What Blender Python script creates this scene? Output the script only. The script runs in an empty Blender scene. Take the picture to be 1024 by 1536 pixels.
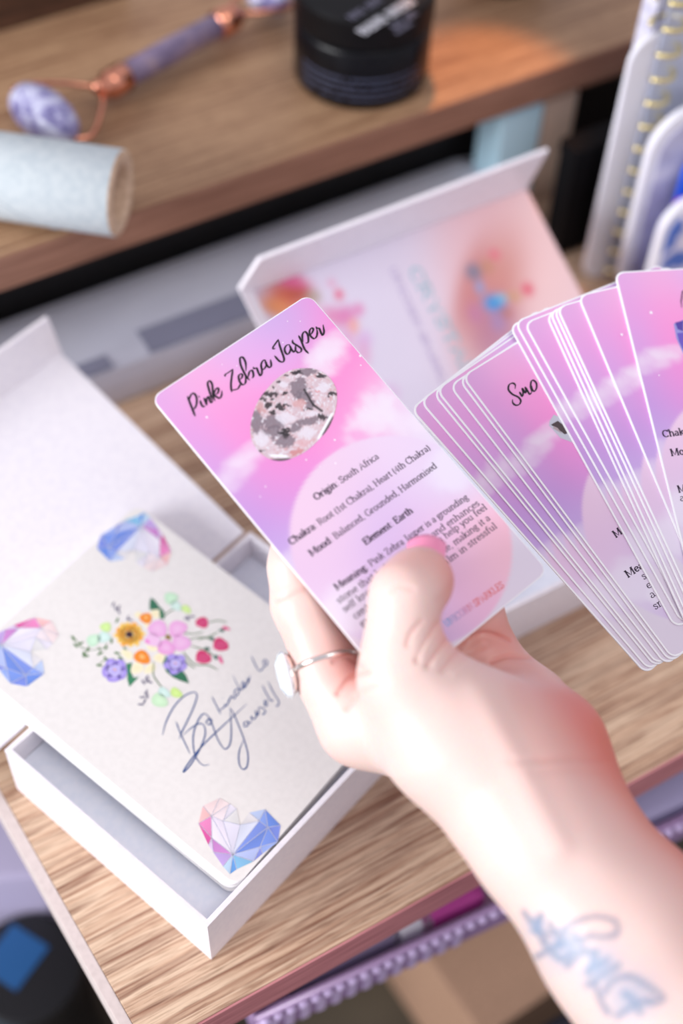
import bpy, bmesh, math, random
import numpy as np
from mathutils import Vector, Matrix
random.seed(7)
rng = np.random.default_rng(7)
S = bpy.context.scene
COL = bpy.data.collections.new('place'); S.collection.children.link(COL)

# ------------------------------------------------------------------ camera
F_PX, CX, CY, CAM_H = 2113.0, 512.0, 768.0, 0.495
down = np.array([-.029, .611, .791]); down /= np.linalg.norm(down)
up = -down
fw = np.array([0, 0, 1.]); yc = fw - (fw @ up) * up; yc /= np.linalg.norm(yc); xc = np.cross(yc, up)
M = np.array([xc, yc, up])
C0 = np.array([0, 0, CAM_H])
cam = bpy.data.cameras.new('camera'); camo = bpy.data.objects.new('camera', cam); COL.objects.link(camo)
X, Y, Z = M[:, 0], -M[:, 1], -M[:, 2]
camo.matrix_world = Matrix(((X[0], Y[0], Z[0], 0), (X[1], Y[1], Z[1], 0), (X[2], Y[2], Z[2], CAM_H), (0, 0, 0, 1)))
cam.sensor_fit = 'VERTICAL'; cam.sensor_height = 36; cam.sensor_width = 24
cam.lens = F_PX / 1536 * 36
cam.clip_start = .01
cam.dof.use_dof = True; cam.dof.focus_distance = .473; cam.dof.aperture_fstop = cam.lens / 13.2
S.camera = camo

# ------------------------------------------------------------------ coordinates
def ray(px, py): return M @ np.array([(px - CX) / F_PX, (py - CY) / F_PX, 1.])
def lv(px, py, z=0.):                       # point on the horizontal level z
    r = ray(px, py); return C0 + r * ((z - CAM_H) / r[2])
def dp(px, py, d):                          # point at axial distance d
    return C0 + ray(px, py) * d
def on(px, py, p0, n):                      # point on a plane
    r = ray(px, py); return C0 + r * (((p0 - C0) @ n) / (r @ n))
def proj(p):
    c = M.T @ (np.array(p) - C0); return CX + F_PX * c[0] / c[2], CY + F_PX * c[1] / c[2]
EV = np.array([.845, .535, 0]); EV /= np.linalg.norm(EV)
NV = np.array([-EV[1], EV[0], 0])
UZ = np.array([0, 0, 1.])
def EN(s, t, z=0.): return EV * s + NV * t + UZ * z
def unit(a): a = np.array(a, float); return a / np.linalg.norm(a)

# ------------------------------------------------------------------ materials
def lin(c):
    return tuple(((v / 255) / 12.92 if v / 255 <= .04045 else ((v / 255 + .055) / 1.055) ** 2.4) for v in c)
def mat(name, rgb=(200, 200, 200), rough=.5, metal=0, **kw):
    m = bpy.data.materials.new(name); m.use_nodes = True
    b = m.node_tree.nodes['Principled BSDF']
    b.inputs['Base Color'].default_value = (*lin(rgb), 1); b.inputs['Roughness'].default_value = rough
    b.inputs['Metallic'].default_value = metal
    for k, v in kw.items():
        b.inputs[k.replace('_', ' ')].default_value = v
    return m
def bs(m): return m.node_tree.nodes['Principled BSDF']
def node(m, t, **kw):
    n = m.node_tree.nodes.new(t)
    for k, v in kw.items(): setattr(n, k, v)
    return n
def link(m, a, b): m.node_tree.links.new(a, b)
def ramp(m, src, stops):
    r = node(m, 'ShaderNodeValToRGB'); e = r.color_ramp.elements
    while len(e) > 1: e.remove(e[-1])
    e[0].position = stops[0][0]; e[0].color = (*lin(stops[0][1]), 1)
    for p, c in stops[1:]:
        x = e.new(p); x.color = (*lin(c), 1)
    link(m, src, r.inputs[0]); return r
def noise_tex(m, scale, sc=(1, 1, 1), detail=4, dist=0, coord='Object', rough=.5):
    tc = node(m, 'ShaderNodeTexCoord'); mp = node(m, 'ShaderNodeMapping'); mp.inputs['Scale'].default_value = sc
    nz = node(m, 'ShaderNodeTexNoise'); nz.inputs['Scale'].default_value = scale; nz.inputs['Detail'].default_value = detail
    nz.inputs['Distortion'].default_value = dist; nz.inputs['Roughness'].default_value = rough
    link(m, tc.outputs[coord], mp.inputs['Vector']); link(m, mp.outputs[0], nz.inputs['Vector']); return nz
def mixc(m, fac, a, b, mode='MIX'):
    x = node(m, 'ShaderNodeMix', data_type='RGBA', blend_type=mode)
    for s, v in ((x.inputs[0], fac), (x.inputs[6], a), (x.inputs[7], b)):
        if isinstance(v, (int, float)): s.default_value = v
        elif isinstance(v, tuple): s.default_value = (*lin(v), 1)
        else: link(m, v, s)
    return x.outputs[2]
def bump(m, h, strength=.2, dist=.001):
    b = node(m, 'ShaderNodeBump'); b.inputs['Strength'].default_value = strength; b.inputs['Distance'].default_value = dist
    link(m, h, b.inputs['Height']); link(m, b.outputs[0], bs(m).inputs['Normal'])
def wood(name, light, mid, dark, rough=.5):
    m = mat(name, light, rough)
    a = noise_tex(m, 1, (5, 150, 60), 3, .25)         # broad cathedral bands along the board
    b = noise_tex(m, 1, (16, 620, 200), 4, .1)         # fine streaks
    c = noise_tex(m, 1, (90, 2200, 900), 2, 0)         # pores
    r1 = ramp(m, a.outputs[0], [(.34, light), (.43, mid), (.48, light), (.55, dark), (.60, mid), (.68, light)])
    r2 = ramp(m, b.outputs[0], [(.40, dark), (.53, light)])
    x = mixc(m, .42, r1.outputs[0], r2.outputs[0])
    r3 = ramp(m, c.outputs[0], [(.36, (150, 120, 95)), (.48, (255, 255, 255))])
    x = mixc(m, .45, x, r3.outputs[0], 'MULTIPLY')
    link(m, x, bs(m).inputs['Base Color']); bump(m, b.outputs[0], .12, .0004)
    return m
def ink(name='printed_ink', rough=.35, coat=.3, **kw):
    m = mat(name, (255, 255, 255), rough, **kw); bs(m).inputs['Coat Weight'].default_value = coat
    bs(m).inputs['Coat Roughness'].default_value = .25
    a = node(m, 'ShaderNodeAttribute', attribute_name='Col'); link(m, a.outputs['Color'], bs(m).inputs['Base Color'])
    return m
INK = ink()
INK_MATT = ink('watercolour_ink', .55, 0)
M_WOOD_LOW = wood('oak_zebra_wood', (224, 196, 168), (188, 148, 120), (138, 96, 74))
M_WOOD_UP = wood('oak_wood', (186, 150, 116), (160, 122, 92), (130, 92, 66))
def fine(name, rgb, rgb2, scale=(400, 400, 400), rough=.6, bstr=.08):
    m = mat(name, rgb, rough); n = noise_tex(m, 1, scale, 3)
    r = ramp(m, n.outputs[0], [(.35, rgb2), (.6, rgb)]); link(m, r.outputs[0], bs(m).inputs['Base Color'])
    bump(m, n.outputs[0], bstr, .0003); return m
M_BAND = fine('rosy_edge_band', (206, 138, 142), (176, 110, 116), (30, 900, 600))  # mauve reflection of the purple things is put into the band colour
M_BAND_UP = fine('brown_edge_band', (156, 114, 94), (134, 94, 76), (30, 900, 600))
M_STRIP = fine('pale_edge_strip', (214, 200, 196), (206, 192, 188))
M_CARDCORE = mat('white_card_edge', (250, 250, 255), .35)
M_BOX = fine('white_box_board', (246, 242, 248), (240, 236, 244), rough=.38, bstr=.03)
M_BOXIN = fine('pale_box_lining', (240, 244, 254), (234, 240, 252), rough=.6, bstr=.03)
M_CREAM = fine('cream_card_stock', (240, 237, 234), (236, 233, 230), rough=.4, bstr=.02)
M_WHITE = mat('white_paper', (250, 250, 252), .5)
M_BLACKINK = mat('black_ink', (24, 14, 28), .4)
M_TEXT = mat('dark_plum_ink', (44, 22, 54), .4)
M_BLUEINK = mat('blue_ink', (22, 74, 144), .45)

# ------------------------------------------------------------------ mesh helpers
def tag(o, label=None, cat=None, group=None, kind=None):
    for k, v in (('label', label), ('category', cat), ('group', group), ('kind', kind)):
        if v: o[k] = v
    return o
def mk(name, verts, faces, m=None, parent=None, smooth=False, cols=None, frame=None):
    me = bpy.data.meshes.new(name); me.from_pydata([tuple(map(float, v)) for v in verts], [], [tuple(int(i) for i in f) for f in faces])
    me.update()
    if m: me.materials.append(m)
    if smooth: me.polygons.foreach_set('use_smooth', [True] * len(me.polygons))
    if cols is not None:
        a = me.color_attributes.new('Col', 'FLOAT_COLOR', 'POINT')
        c = np.ones((len(verts), 4), np.float32); c[:, :3] = np.asarray(cols)[:, :3]
        a.data.foreach_set('color', c.ravel())
    o = bpy.data.objects.new(name, me); COL.objects.link(o)
    if frame is not None: o.matrix_world = frame
    if parent: o.parent = parent
    return o
def mkbm(name, bm, m, parent=None, smooth=False, frame=None):
    me = bpy.data.meshes.new(name); bmesh.ops.recalc_face_normals(bm, faces=bm.faces); bm.to_mesh(me); bm.free()
    if m: me.materials.append(m)
    if smooth: me.polygons.foreach_set('use_smooth', [True] * len(me.polygons))
    o = bpy.data.objects.new(name, me); COL.objects.link(o)
    if frame is not None: o.matrix_world = frame
    if parent: o.parent = parent
    return o
def empty(name, loc=(0, 0, 0)):
    o = bpy.data.objects.new(name, None); COL.objects.link(o); o.location = loc; o.empty_display_size = .01; return o
def keep(child, par):
    child.parent = par
    bpy_loc = par.matrix_world if par.type != 'EMPTY' else Matrix.Translation(par.location)
    child.matrix_parent_inverse = bpy_loc.inverted(); return child
def frame_of(o, ex, ey, ez):
    return Matrix(((ex[0], ey[0], ez[0], o[0]), (ex[1], ey[1], ez[1], o[1]), (ex[2], ey[2], ez[2], o[2]), (0, 0, 0, 1)))
EN_FRAME = frame_of((0, 0, 0), EV, NV, UZ)
def bevel_bm(bm, w, seg=2):
    if w > 0: bmesh.ops.bevel(bm, geom=bm.edges[:], offset=w, segments=seg, affect='EDGES', profile=.7)
def box_bm(x0, x1, y0, y1, z0, z1, bev=0, bm=None):
    own = bmesh.new(); r = bmesh.ops.create_cube(own, size=1)
    for v in own.verts: v.co = ((v.co.x + .5) * (x1 - x0) + x0, (v.co.y + .5) * (y1 - y0) + y0, (v.co.z + .5) * (z1 - z0) + z0)
    bevel_bm(own, bev)
    if bm is None: return own
    me = bpy.data.meshes.new('t'); own.to_mesh(me); own.free(); bm.from_mesh(me); bpy.data.meshes.remove(me); return bm
def prism_bm(bottom, off, bev=0, bm=None):
    """polygon (list of points) swept by the vector off"""
    own = bmesh.new(); a = [own.verts.new(tuple(p)) for p in bottom]; b = [own.verts.new(tuple(np.array(p) + off)) for p in bottom]
    n = len(a); own.faces.new(a); own.faces.new(b[::-1])
    for i in range(n): own.faces.new((a[i], b[i], b[(i + 1) % n], a[(i + 1) % n]))
    bmesh.ops.recalc_face_normals(own, faces=own.faces); bevel_bm(own, bev)
    if bm is None: return own
    me = bpy.data.meshes.new('t'); own.to_mesh(me); own.free(); bm.from_mesh(me); bpy.data.meshes.remove(me); return bm
def lathe_bm(prof, seg=48, axis_o=(0, 0, 0), ex=(1, 0, 0), ey=(0, 1, 0), ez=(0, 0, 1), bm=None, sx=1, sy=1, caps=True):
    bm = bm or bmesh.new(); rings = []
    ax, ex, ey, ez = map(np.array, (axis_o, ex, ey, ez))
    for r, h in prof:
        rings.append([bm.verts.new(tuple(ax + ez * h + ex * (sx * r * math.cos(2 * math.pi * k / seg)) + ey * (sy * r * math.sin(2 * math.pi * k / seg)))) for k in range(seg)])
    for a, b in zip(rings, rings[1:]):
        for k in range(seg): bm.faces.new((a[k], a[(k + 1) % seg], b[(k + 1) % seg], b[k]))
    if caps and prof[0][0] > 1e-6: bm.faces.new(rings[0][::-1])
    if caps and prof[-1][0] > 1e-6: bm.faces.new(rings[-1])
    return bm
def tube_bm(pts, r, seg=10, bm=None, closed=False):
    bm = bm or bmesh.new(); pts = [np.array(p, float) for p in pts]; n = len(pts); rings = []
    prev = None
    for i, p in enumerate(pts):
        a = pts[(i - 1) % n] if (closed or i > 0) else p; b = pts[(i + 1) % n] if (closed or i < n - 1) else p
        t = unit(b - a)
        if prev is None:
            u = np.cross(t, (0, 0, 1.) if abs(t[2]) < .9 else (1., 0, 0)); u = unit(u)
        else: u = unit(prev - (prev @ t) * t)
        prev = u; w = np.cross(t, u); rr = r[i] if hasattr(r, '__len__') else r
        rings.append([bm.verts.new(tuple(p + rr * (u * math.cos(2 * math.pi * k / seg) + w * math.sin(2 * math.pi * k / seg)))) for k in range(seg)])
    for i in range(n if closed else n - 1):
        a, b = rings[i], rings[(i + 1) % n]
        for k in range(seg): bm.faces.new((a[k], a[(k + 1) % seg], b[(k + 1) % seg], b[k]))
    if not closed: bm.faces.new(rings[0][::-1]); bm.faces.new(rings[-1])
    return bm
def catmull(pts, n=6):
    pts = [np.array(p, float) for p in pts]
    if len(pts) < 3: return pts
    P = [2 * pts[0] - pts[1]] + pts + [2 * pts[-1] - pts[-2]]; out = []
    for i in range(1, len(P) - 2):
        for k in range(n):
            t = k / n; a, b, c, d = P[i - 1], P[i], P[i + 1], P[i + 2]
            out.append(.5 * ((2 * b) + (c - a) * t + (2 * a - 5 * b + 4 * c - d) * t * t + (3 * b - a - 3 * c + d) * t ** 3))
    out.append(pts[-1]); return out
class Flat:
    """flat print in the (x, y) plane of a card, with one colour per vertex"""
    def __init__(s): s.v = []; s.f = []; s.c = []
    def poly(s, pts, col, z=0.):
        i = len(s.v); c = lin(col)
        for p in pts: s.v.append((p[0], p[1], z)); s.c.append(c)
        s.f.append(tuple(range(i, i + len(pts))))
    def blob(s, c, rx, ry, col, rot=0, z=0., n=20, col2=None, wob=.06):
        i = len(s.v); a = lin(col); b = lin(col2 or col); s.v.append((c[0], c[1], z)); s.c.append(b); ph = random.random() * 6
        for k in range(n):
            t = 2 * math.pi * k / n; q = 1 + wob * math.sin(3 * t + ph); x, y = rx * q * math.cos(t), ry * q * math.sin(t)
            s.v.append((c[0] + x * math.cos(rot) - y * math.sin(rot), c[1] + x * math.sin(rot) + y * math.cos(rot), z)); s.c.append(a)
        for k in range(n): s.f.append((i, i + 1 + k, i + 1 + (k + 1) % n))
    def stroke(s, pts, w, col=(0, 0, 0), z=0., thin=None, taper=.35, axis=(0, 1)):
        """pen line; width w where the stroke runs along axis and thin across it"""
        pts = [np.array(p[:2], float) for p in pts]; n = len(pts)
        if n < 2: return
        c = lin(col); i0 = len(s.v); ax = unit(axis)
        for i, p in enumerate(pts):
            d = pts[min(i + 1, n - 1)] - pts[max(i - 1, 0)]; L = np.linalg.norm(d); d = d / L if L > 0 else np.array([1., 0])
            th = w if thin is None else thin + (w - thin) * abs(d @ ax)
            e = min(i, n - 1 - i) / max(1, n * .12); th *= min(1, taper + (1 - taper) * e) if taper < 1 else 1
            nn = np.array([-d[1], d[0]]) * th / 2
            for q in (p + nn, p - nn): s.v.append((q[0], q[1], z)); s.c.append(c)
        for i in range(n - 1): a = i0 + 2 * i; s.f.append((a, a + 1, a + 3, a + 2))
    def build(s, name, m, parent=None, frame=None):
        o = mk(name, s.v, s.f, m, None, False, s.c if m in (INK, INK_MATT) else None)
        if parent: o.parent = parent
        elif frame is not None: o.matrix_world = frame
        return o

# ------------------------------------------------------------------ a small serif alphabet for the printed text (x-height 1)
def arc(cx, cy, rx, ry, a0, a1, n=10):
    return [(cx + rx * math.cos(math.radians(a0 + (a1 - a0) * k / n)), cy + ry * math.sin(math.radians(a0 + (a1 - a0) * k / n))) for k in range(n + 1)]
def sf(x, y, w=.2): return [(x - w, y), (x + w, y)]
def stem(x, y0, y1, s0=.18, s1=.12, left=True):
    o = [[(x, y0), (x, y1)]]
    if s0: o.append(sf(x, y0, s0))
    if s1: o.append([(x - s1 * 1.5, y1 - .03), (x, y1)] if left else sf(x, y1, s1))
    return o
def n_arch(x0, x1, s=True): return [arc((x0 + x1) / 2, .55, (x1 - x0) / 2, .42, 170, 0, 8) + [(x1, 0)]] + ([sf(x1, 0, .17)] if s else [])
G = {
 'a': (.85, [arc(.38, .68, .24, .28, 150, 0, 6) + [(.62, .12), (.74, .02)], arc(.36, .27, .26, .25, 80, 370, 12)]),
 'b': (.95, stem(.18, 0, 1.5, 0) + [arc(.46, .48, .32, .48, 150, -150, 14)]),
 'c': (.8, [arc(.45, .48, .35, .48, 45, 320, 14)]),
 'd': (.98, [arc(.42, .48, .32, .48, 30, 330, 14)] + stem(.74, 0, 1.5, 0) + [[(.74, .02), (.9, .02)]]),
 'e': (.82, [[(.12, .52), (.74, .54)] + arc(.43, .5, .32, .46, 10, 320, 14)]),
 'f': (.6, stem(.25, 0, 1.15, .17, 0) + [[(.25, 1.1)] + arc(.47, 1.2, .22, .28, 180, 40, 6), [(.05, .96), (.5, .96)]]),
 'g': (.86, [arc(.38, .66, .26, .3, 0, 360, 14), [(.58, .88), (.8, .95)], [(.24, .4), (.16, .25), (.3, .14), (.6, .12), (.74, -.05), (.6, -.35), (.3, -.4), (.12, -.25), (.28, -.02)]]),
 'h': (1.02, stem(.2, 0, 1.5) + n_arch(.22, .78)),
 'i': (.48, stem(.24, 0, .96) + [[(.2, 1.3), (.27, 1.38)], [(.18, 1.34), (.3, 1.34)]]),
 'k': (.96, stem(.2, 0, 1.5) + [[(.22, .45), (.7, .95)], sf(.72, .95, .14), [(.38, .55), (.8, .02)], sf(.82, 0, .14)]),
 'l': (.48, stem(.24, 0, 1.5)),
 'm': (1.5, stem(.2, 0, .96) + n_arch(.22, .72) + n_arch(.74, 1.26)),
 'n': (1.02, stem(.2, 0, .96) + n_arch(.22, .78)),
 'o': (.92, [arc(.45, .48, .34, .48, 0, 360, 18)]),
 'p': (.95, stem(.18, -.45, .96) + [arc(.48, .48, .32, .48, 150, -150, 14)]),
 'r': (.68, stem(.2, 0, .96) + [arc(.48, .6, .26, .34, 160, 50, 6)]),
 's': (.72, [[(.6, .75), (.48, .93), (.25, .93), (.14, .74), (.28, .57), (.5, .44), (.6, .24), (.46, .04), (.24, .02), (.12, .24)]]),
 't': (.6, [[(.26, 1.25), (.26, .2), (.36, .03), (.54, .1)], [(.06, .96), (.52, .96)]]),
 'u': (1.0, [[(.06, .94), (.22, .96), (.22, .3)] + arc(.46, .3, .24, .29, 180, 320, 7), [(.58, .94), (.76, .96), (.76, 0), (.92, .03)]]),
 'v': (.9, [[(.12, .96), (.44, 0), (.78, .96)], sf(.12, .96, .15), sf(.78, .96, .13)]),
 'w': (1.3, [[(.12, .96), (.38, 0), (.64, .9), (.9, 0), (1.16, .96)], sf(.12, .96, .14), sf(1.16, .96, .13)]),
 'y': (.9, [[(.12, .96), (.46, .05)], [(.78, .96), (.4, -.25), (.25, -.43), (.1, -.38)], sf(.12, .96, .15), sf(.78, .96, .13)]),
 'z': (.8, [[(.12, .78), (.14, .94), (.68, .94), (.12, .03), (.66, .03), (.7, .22)]]),
 'A': (1.3, [[(.15, 0), (.62, 1.42), (1.12, 0)], [(.32, .48), (.94, .48)], sf(.15, 0, .16), sf(1.12, 0, .18)]),
 'B': (1.15, stem(.25, 0, 1.42, .2, .2, False) + [[(.25, 1.4), (.6, 1.4)] + arc(.6, 1.08, .3, .32, 80, -80, 8) + [(.25, .75)], [(.6, .75)] + arc(.62, .38, .38, .37, 80, -80, 8) + [(.25, 0)]]),
 'C': (1.2, [arc(.65, .71, .52, .71, 40, 320, 18), [(1.06, 1.42), (1.06, 1.05)]]),
 'E': (1.1, stem(.25, 0, 1.42, .2, .2, False) + [[(.25, 1.42), (.92, 1.42), (.95, 1.12)], [(.25, .74), (.72, .74)], [(.72, .9), (.72, .58)], [(.25, 0), (.95, 0), (1.0, .32)]]),
 'G': (1.3, [arc(.65, .71, .52, .71, 40, 350, 18), [(1.15, .6), (1.15, .15)], [(.85, .62), (1.25, .62)]]),
 'H': (1.4, stem(.25, 0, 1.42, .2, .2, False) + stem(1.1, 0, 1.42, .2, .2, False) + [[(.25, .74), (1.1, .74)]]),
 'I': (.6, stem(.3, 0, 1.42, .2, .2, False)),
 'J': (.7, [[(.42, 1.42), (.42, .2), (.3, -.12), (.05, -.15)], sf(.42, 1.42, .22)]),
 'K': (1.3, stem(.25, 0, 1.42, .2, .2, False) + [[(.28, .62), (1.0, 1.4)], sf(1.0, 1.42, .17), [(.5, .85), (1.1, .02)], sf(1.12, 0, .16)]),
 'L': (1.1, stem(.25, 0, 1.42, .2, .2, False) + [[(.25, 0), (.92, 0), (.97, .38)]]),
 'M': (1.65, stem(.25, 0, 1.42, .2, .2, False) + stem(1.38, 0, 1.42, .2, .2, False) + [[(.27, 1.4), (.8, .1), (1.36, 1.4)]]),
 'N': (1.4, stem(.25, 0, 1.42, .2, .2, False) + [[(.25, 1.42), (1.12, 0), (1.12, 1.42)], sf(1.12, 1.42, .2)]),
 'O': (1.35, [arc(.67, .71, .54, .71, 0, 360, 22)]),
 'P': (1.1, stem(.25, 0, 1.42, .22, .2, False) + [[(.25, 1.4), (.62, 1.4)] + arc(.62, 1.03, .36, .37, 80, -80, 8) + [(.25, .66)]]),
 'R': (1.25, stem(.25, 0, 1.42, .2, .2, False) + [[(.25, 1.4), (.62, 1.4)] + arc(.62, 1.05, .34, .35, 80, -80, 8) + [(.25, .7)], [(.62, .7), (1.05, .02), (1.2, .02)]]),
 'S': (1.0, [[(.85, 1.1), (.72, 1.38), (.4, 1.42), (.18, 1.15), (.3, .88), (.65, .66), (.86, .4), (.7, .05), (.36, 0), (.14, .35)], [(.86, 1.4), (.86, 1.08)], [(.14, .02), (.14, .38)]]),
 'U': (1.35, [[(.28, 1.42), (.28, .45)] + arc(.68, .42, .4, .42, 180, 360, 10) + [(1.08, 1.42)], sf(.28, 1.42, .2), sf(1.08, 1.42, .2)]),
 'Z': (1.1, [[(.18, 1.1), (.2, 1.4), (.9, 1.4), (.15, .02), (.9, .02), (.95, .35)]]),
 'T': (1.2, stem(.6, 0, 1.42, .2, 0) + [[(.1, 1.1), (.12, 1.4), (1.08, 1.4), (1.1, 1.1)]]),
 'Y': (1.2, [[(.12, 1.42), (.6, .65), (1.08, 1.42)], [(.6, .65), (.6, 0)], sf(.6, 0, .2)]),
 '1': (.8, [[(.2, 1.1), (.42, 1.35), (.42, 0)], sf(.42, 0, .24)]),
 '4': (.9, [[(.62, 0), (.62, 1.38), (.1, .4), (.84, .4)], sf(.62, 0, .18)]),
 '(': (.5, [arc(.6, .55, .42, 1.0, 130, 230, 8)]),
 ')': (.5, [arc(-.1, .55, .42, 1.0, 50, -50, 8)]),
 ',': (.4, [[(.2, .1), (.22, 0), (.12, -.22)]]),
 '.': (.4, [[(.14, .05), (.26, .05)]]),
 ':': (.45, [[(.14, .08), (.28, .08)], [(.14, .82), (.28, .82)]]),
 ' ': (.48, []),
}
def text(fl, s, a, b, xh, bold=0, col=(58, 34, 66), colf=None, z=0., squeeze=1):
    """set the words s on the line a -> b (card coordinates), the first `bold` letters heavy"""
    a = np.array(a[:2], float); b = np.array(b[:2], float); d = unit(b - a); nn = np.array([-d[1], d[0]])
    tot = sum(G[c][0] * (1.1 if i < bold else 1) for i, c in enumerate(s)); k = np.linalg.norm(b - a) / tot; x = 0
    for i, c in enumerate(s):
        w, st = G[c]; e = 1.1 if i < bold else 1; cc = colf(x / tot) if colf else col
        for l in st:
            pts = [a + d * ((x + p[0] * e) * k) + nn * (p[1] * xh) for p in l]
            if len(pts) > 3: pts = catmull(pts, 2) if c in 'sSgyJtZz' else pts
            q = 1.6 if i < bold else 1
            fl.stroke(pts, .20 * q * xh, cc, z, thin=.105 * q * xh, taper=1, axis=nn)
        x += w * e
def script_strokes(fl, strokes, to, w, thin, col, z=0., axis=(0, 1)):
    for s in strokes:
        fl.stroke([to(*p) for p in catmull(s, 7)], w, col, z, thin=thin, axis=axis)

# ------------------------------------------------------------------ value noise on arrays
_perm = rng.random((256, 256))
def vnoise(x, y):
    xi = np.floor(x).astype(int); yi = np.floor(y).astype(int); fx = x - xi; fy = y - yi
    fx = fx * fx * (3 - 2 * fx); fy = fy * fy * (3 - 2 * fy)
    g = lambda i, j: _perm[i % 256, j % 256]
    return (g(xi, yi) * (1 - fx) + g(xi + 1, yi) * fx) * (1 - fy) + (g(xi, yi + 1) * (1 - fx) + g(xi + 1, yi + 1) * fx) * fy
def fbm(x, y, o=4):
    s = 0; a = .5; t = 0
    for k in range(o): s = s + a * vnoise(x * 2 ** k + 17 * k, y * 2 ** k + 31 * k); t += a; a *= .55
    return s / t
def unit_rows(a): return a / np.linalg.norm(a, axis=1)[:, None]
def sstep(a, b, x): t = np.clip((x - a) / (b - a), 0, 1); return t * t * (3 - 2 * t)
def arr(c): return np.array(lin(c))

# ------------------------------------------------------------------ lettered cards: 65 x 120 mm, rounded
CW, CH, CT = .0652, .12, .00060
def hw(y, W, H, r):            # half width of a rounded rectangle at height y below its top
    e = min(y, H - y)
    return W / 2 if e >= r else W / 2 - r + math.sqrt(max(0, r * r - (r - e) ** 2))
def slab(name, W, H, T, r, m, z0=0., parent=None, frame=None):
    """rounded card body, top face at z = 0, top left corner at the origin"""
    out = []
    for cxx, cyy, a0 in ((W - r, -r, 90), (r, -r, 180), (r, -H + r, 270), (W - r, -H + r, 360)):
        for k in range(9): a = math.radians(a0 - 90 + 90 * k / 8); out.append((cxx + r * math.cos(a), cyy + r * math.sin(a)))
    bm = bmesh.new(); n = len(out); rings = []
    for ins, z in ((.0001, z0), (0, z0 - .0001), (0, z0 - T + .0001), (.0001, z0 - T)):
        rings.append([bm.verts.new((W / 2 + (x - W / 2) * (1 - 2 * ins / W), -H / 2 + (y + H / 2) * (1 - 2 * ins / H), z)) for x, y in out])
    bm.faces.new(rings[0]); bm.faces.new(rings[-1][::-1])
    for a, b in zip(rings, rings[1:]):
        for k in range(n): bm.faces.new((a[k], b[k], b[(k + 1) % n], a[(k + 1) % n]))
    return mkbm(name, bm, m, parent, False, frame)
def rounded_grid(W, H, r, ins, nx, ny, z):
    ys = list(np.linspace(0, r, 7)[:-1]) + list(np.linspace(r, H - 2 * ins - r, ny)) + list(np.linspace(H - 2 * ins - r, H - 2 * ins, 7)[1:])
    V = []; w, h = W - 2 * ins, H - 2 * ins
    for y in ys:
        k = hw(y, w, h, r)
        for i in range(nx): V.append((W / 2 + (2 * i / (nx - 1) - 1) * k, -ins - y, z))
    Fc = [(j * nx + i, (j + 1) * nx + i, (j + 1) * nx + i + 1, j * nx + i + 1) for j in range(len(ys) - 1) for i in range(nx - 1)]
    return np.array(V), Fc
# the sky print: dreamy pink and violet clouds, given as ink samples (u across, v down)
ART = [(0, 0, 222, 172, 226), (.25, .0, 240, 178, 222), (.5, .0, 222, 182, 232), (.8, 0, 196, 176, 228), (1, 0, 226, 152, 216),
 (0, .12, 232, 160, 222), (.3, .12, 246, 160, 216), (.6, .1, 232, 168, 226), (.8, .08, 214, 172, 228), (1, .12, 246, 140, 206),
 (0, .22, 212, 164, 226), (.25, .22, 246, 146, 212), (.5, .25, 248, 140, 206), (.85, .22, 248, 140, 204), (1, .22, 248, 140, 206),
 (0, .33, 206, 160, 222), (.25, .35, 238, 144, 212), (.5, .38, 246, 138, 208), (.72, .34, 248, 146, 210), (1, .34, 240, 190, 226),
 (0, .45, 186, 150, 220), (.2, .44, 216, 146, 216), (.42, .46, 226, 150, 220), (.65, .44, 236, 190, 228), (1, .44, 232, 222, 240),
 (0, .56, 196, 170, 226), (.15, .55, 202, 172, 228)]
IN = [(.5, .47, 238, 208, 232), (.8, .5, 236, 214, 238), (.3, .55, 238, 206, 230), (.55, .6, 216, 190, 232), (.85, .58, 232, 212, 238),
 (.15, .66, 228, 196, 228), (.4, .7, 206, 182, 228), (.7, .7, 224, 192, 230), (.95, .66, 224, 216, 240), (.1, .8, 226, 214, 238),
 (.35, .82, 208, 186, 230), (.65, .8, 236, 190, 222), (.9, .82, 248, 188, 208), (.3, .93, 208, 180, 226), (.6, .92, 232, 180, 214), (.85, .9, 246, 196, 212)]
CL = [(.88, .16, .14, .035, .85), (.80, .20, .12, .04, .7), (.06, .30, .17, .035, .62), (.16, .27, .12, .02, .5), (.92, .36, .16, .05, .9), (.80, .40, .14, .045, .8),
 (.62, .475, .12, .03, .65), (.98, .44, .12, .06, .8), (.48, .52, .10, .03, .4), (.03, .57, .10, .03, .5)]
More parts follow.
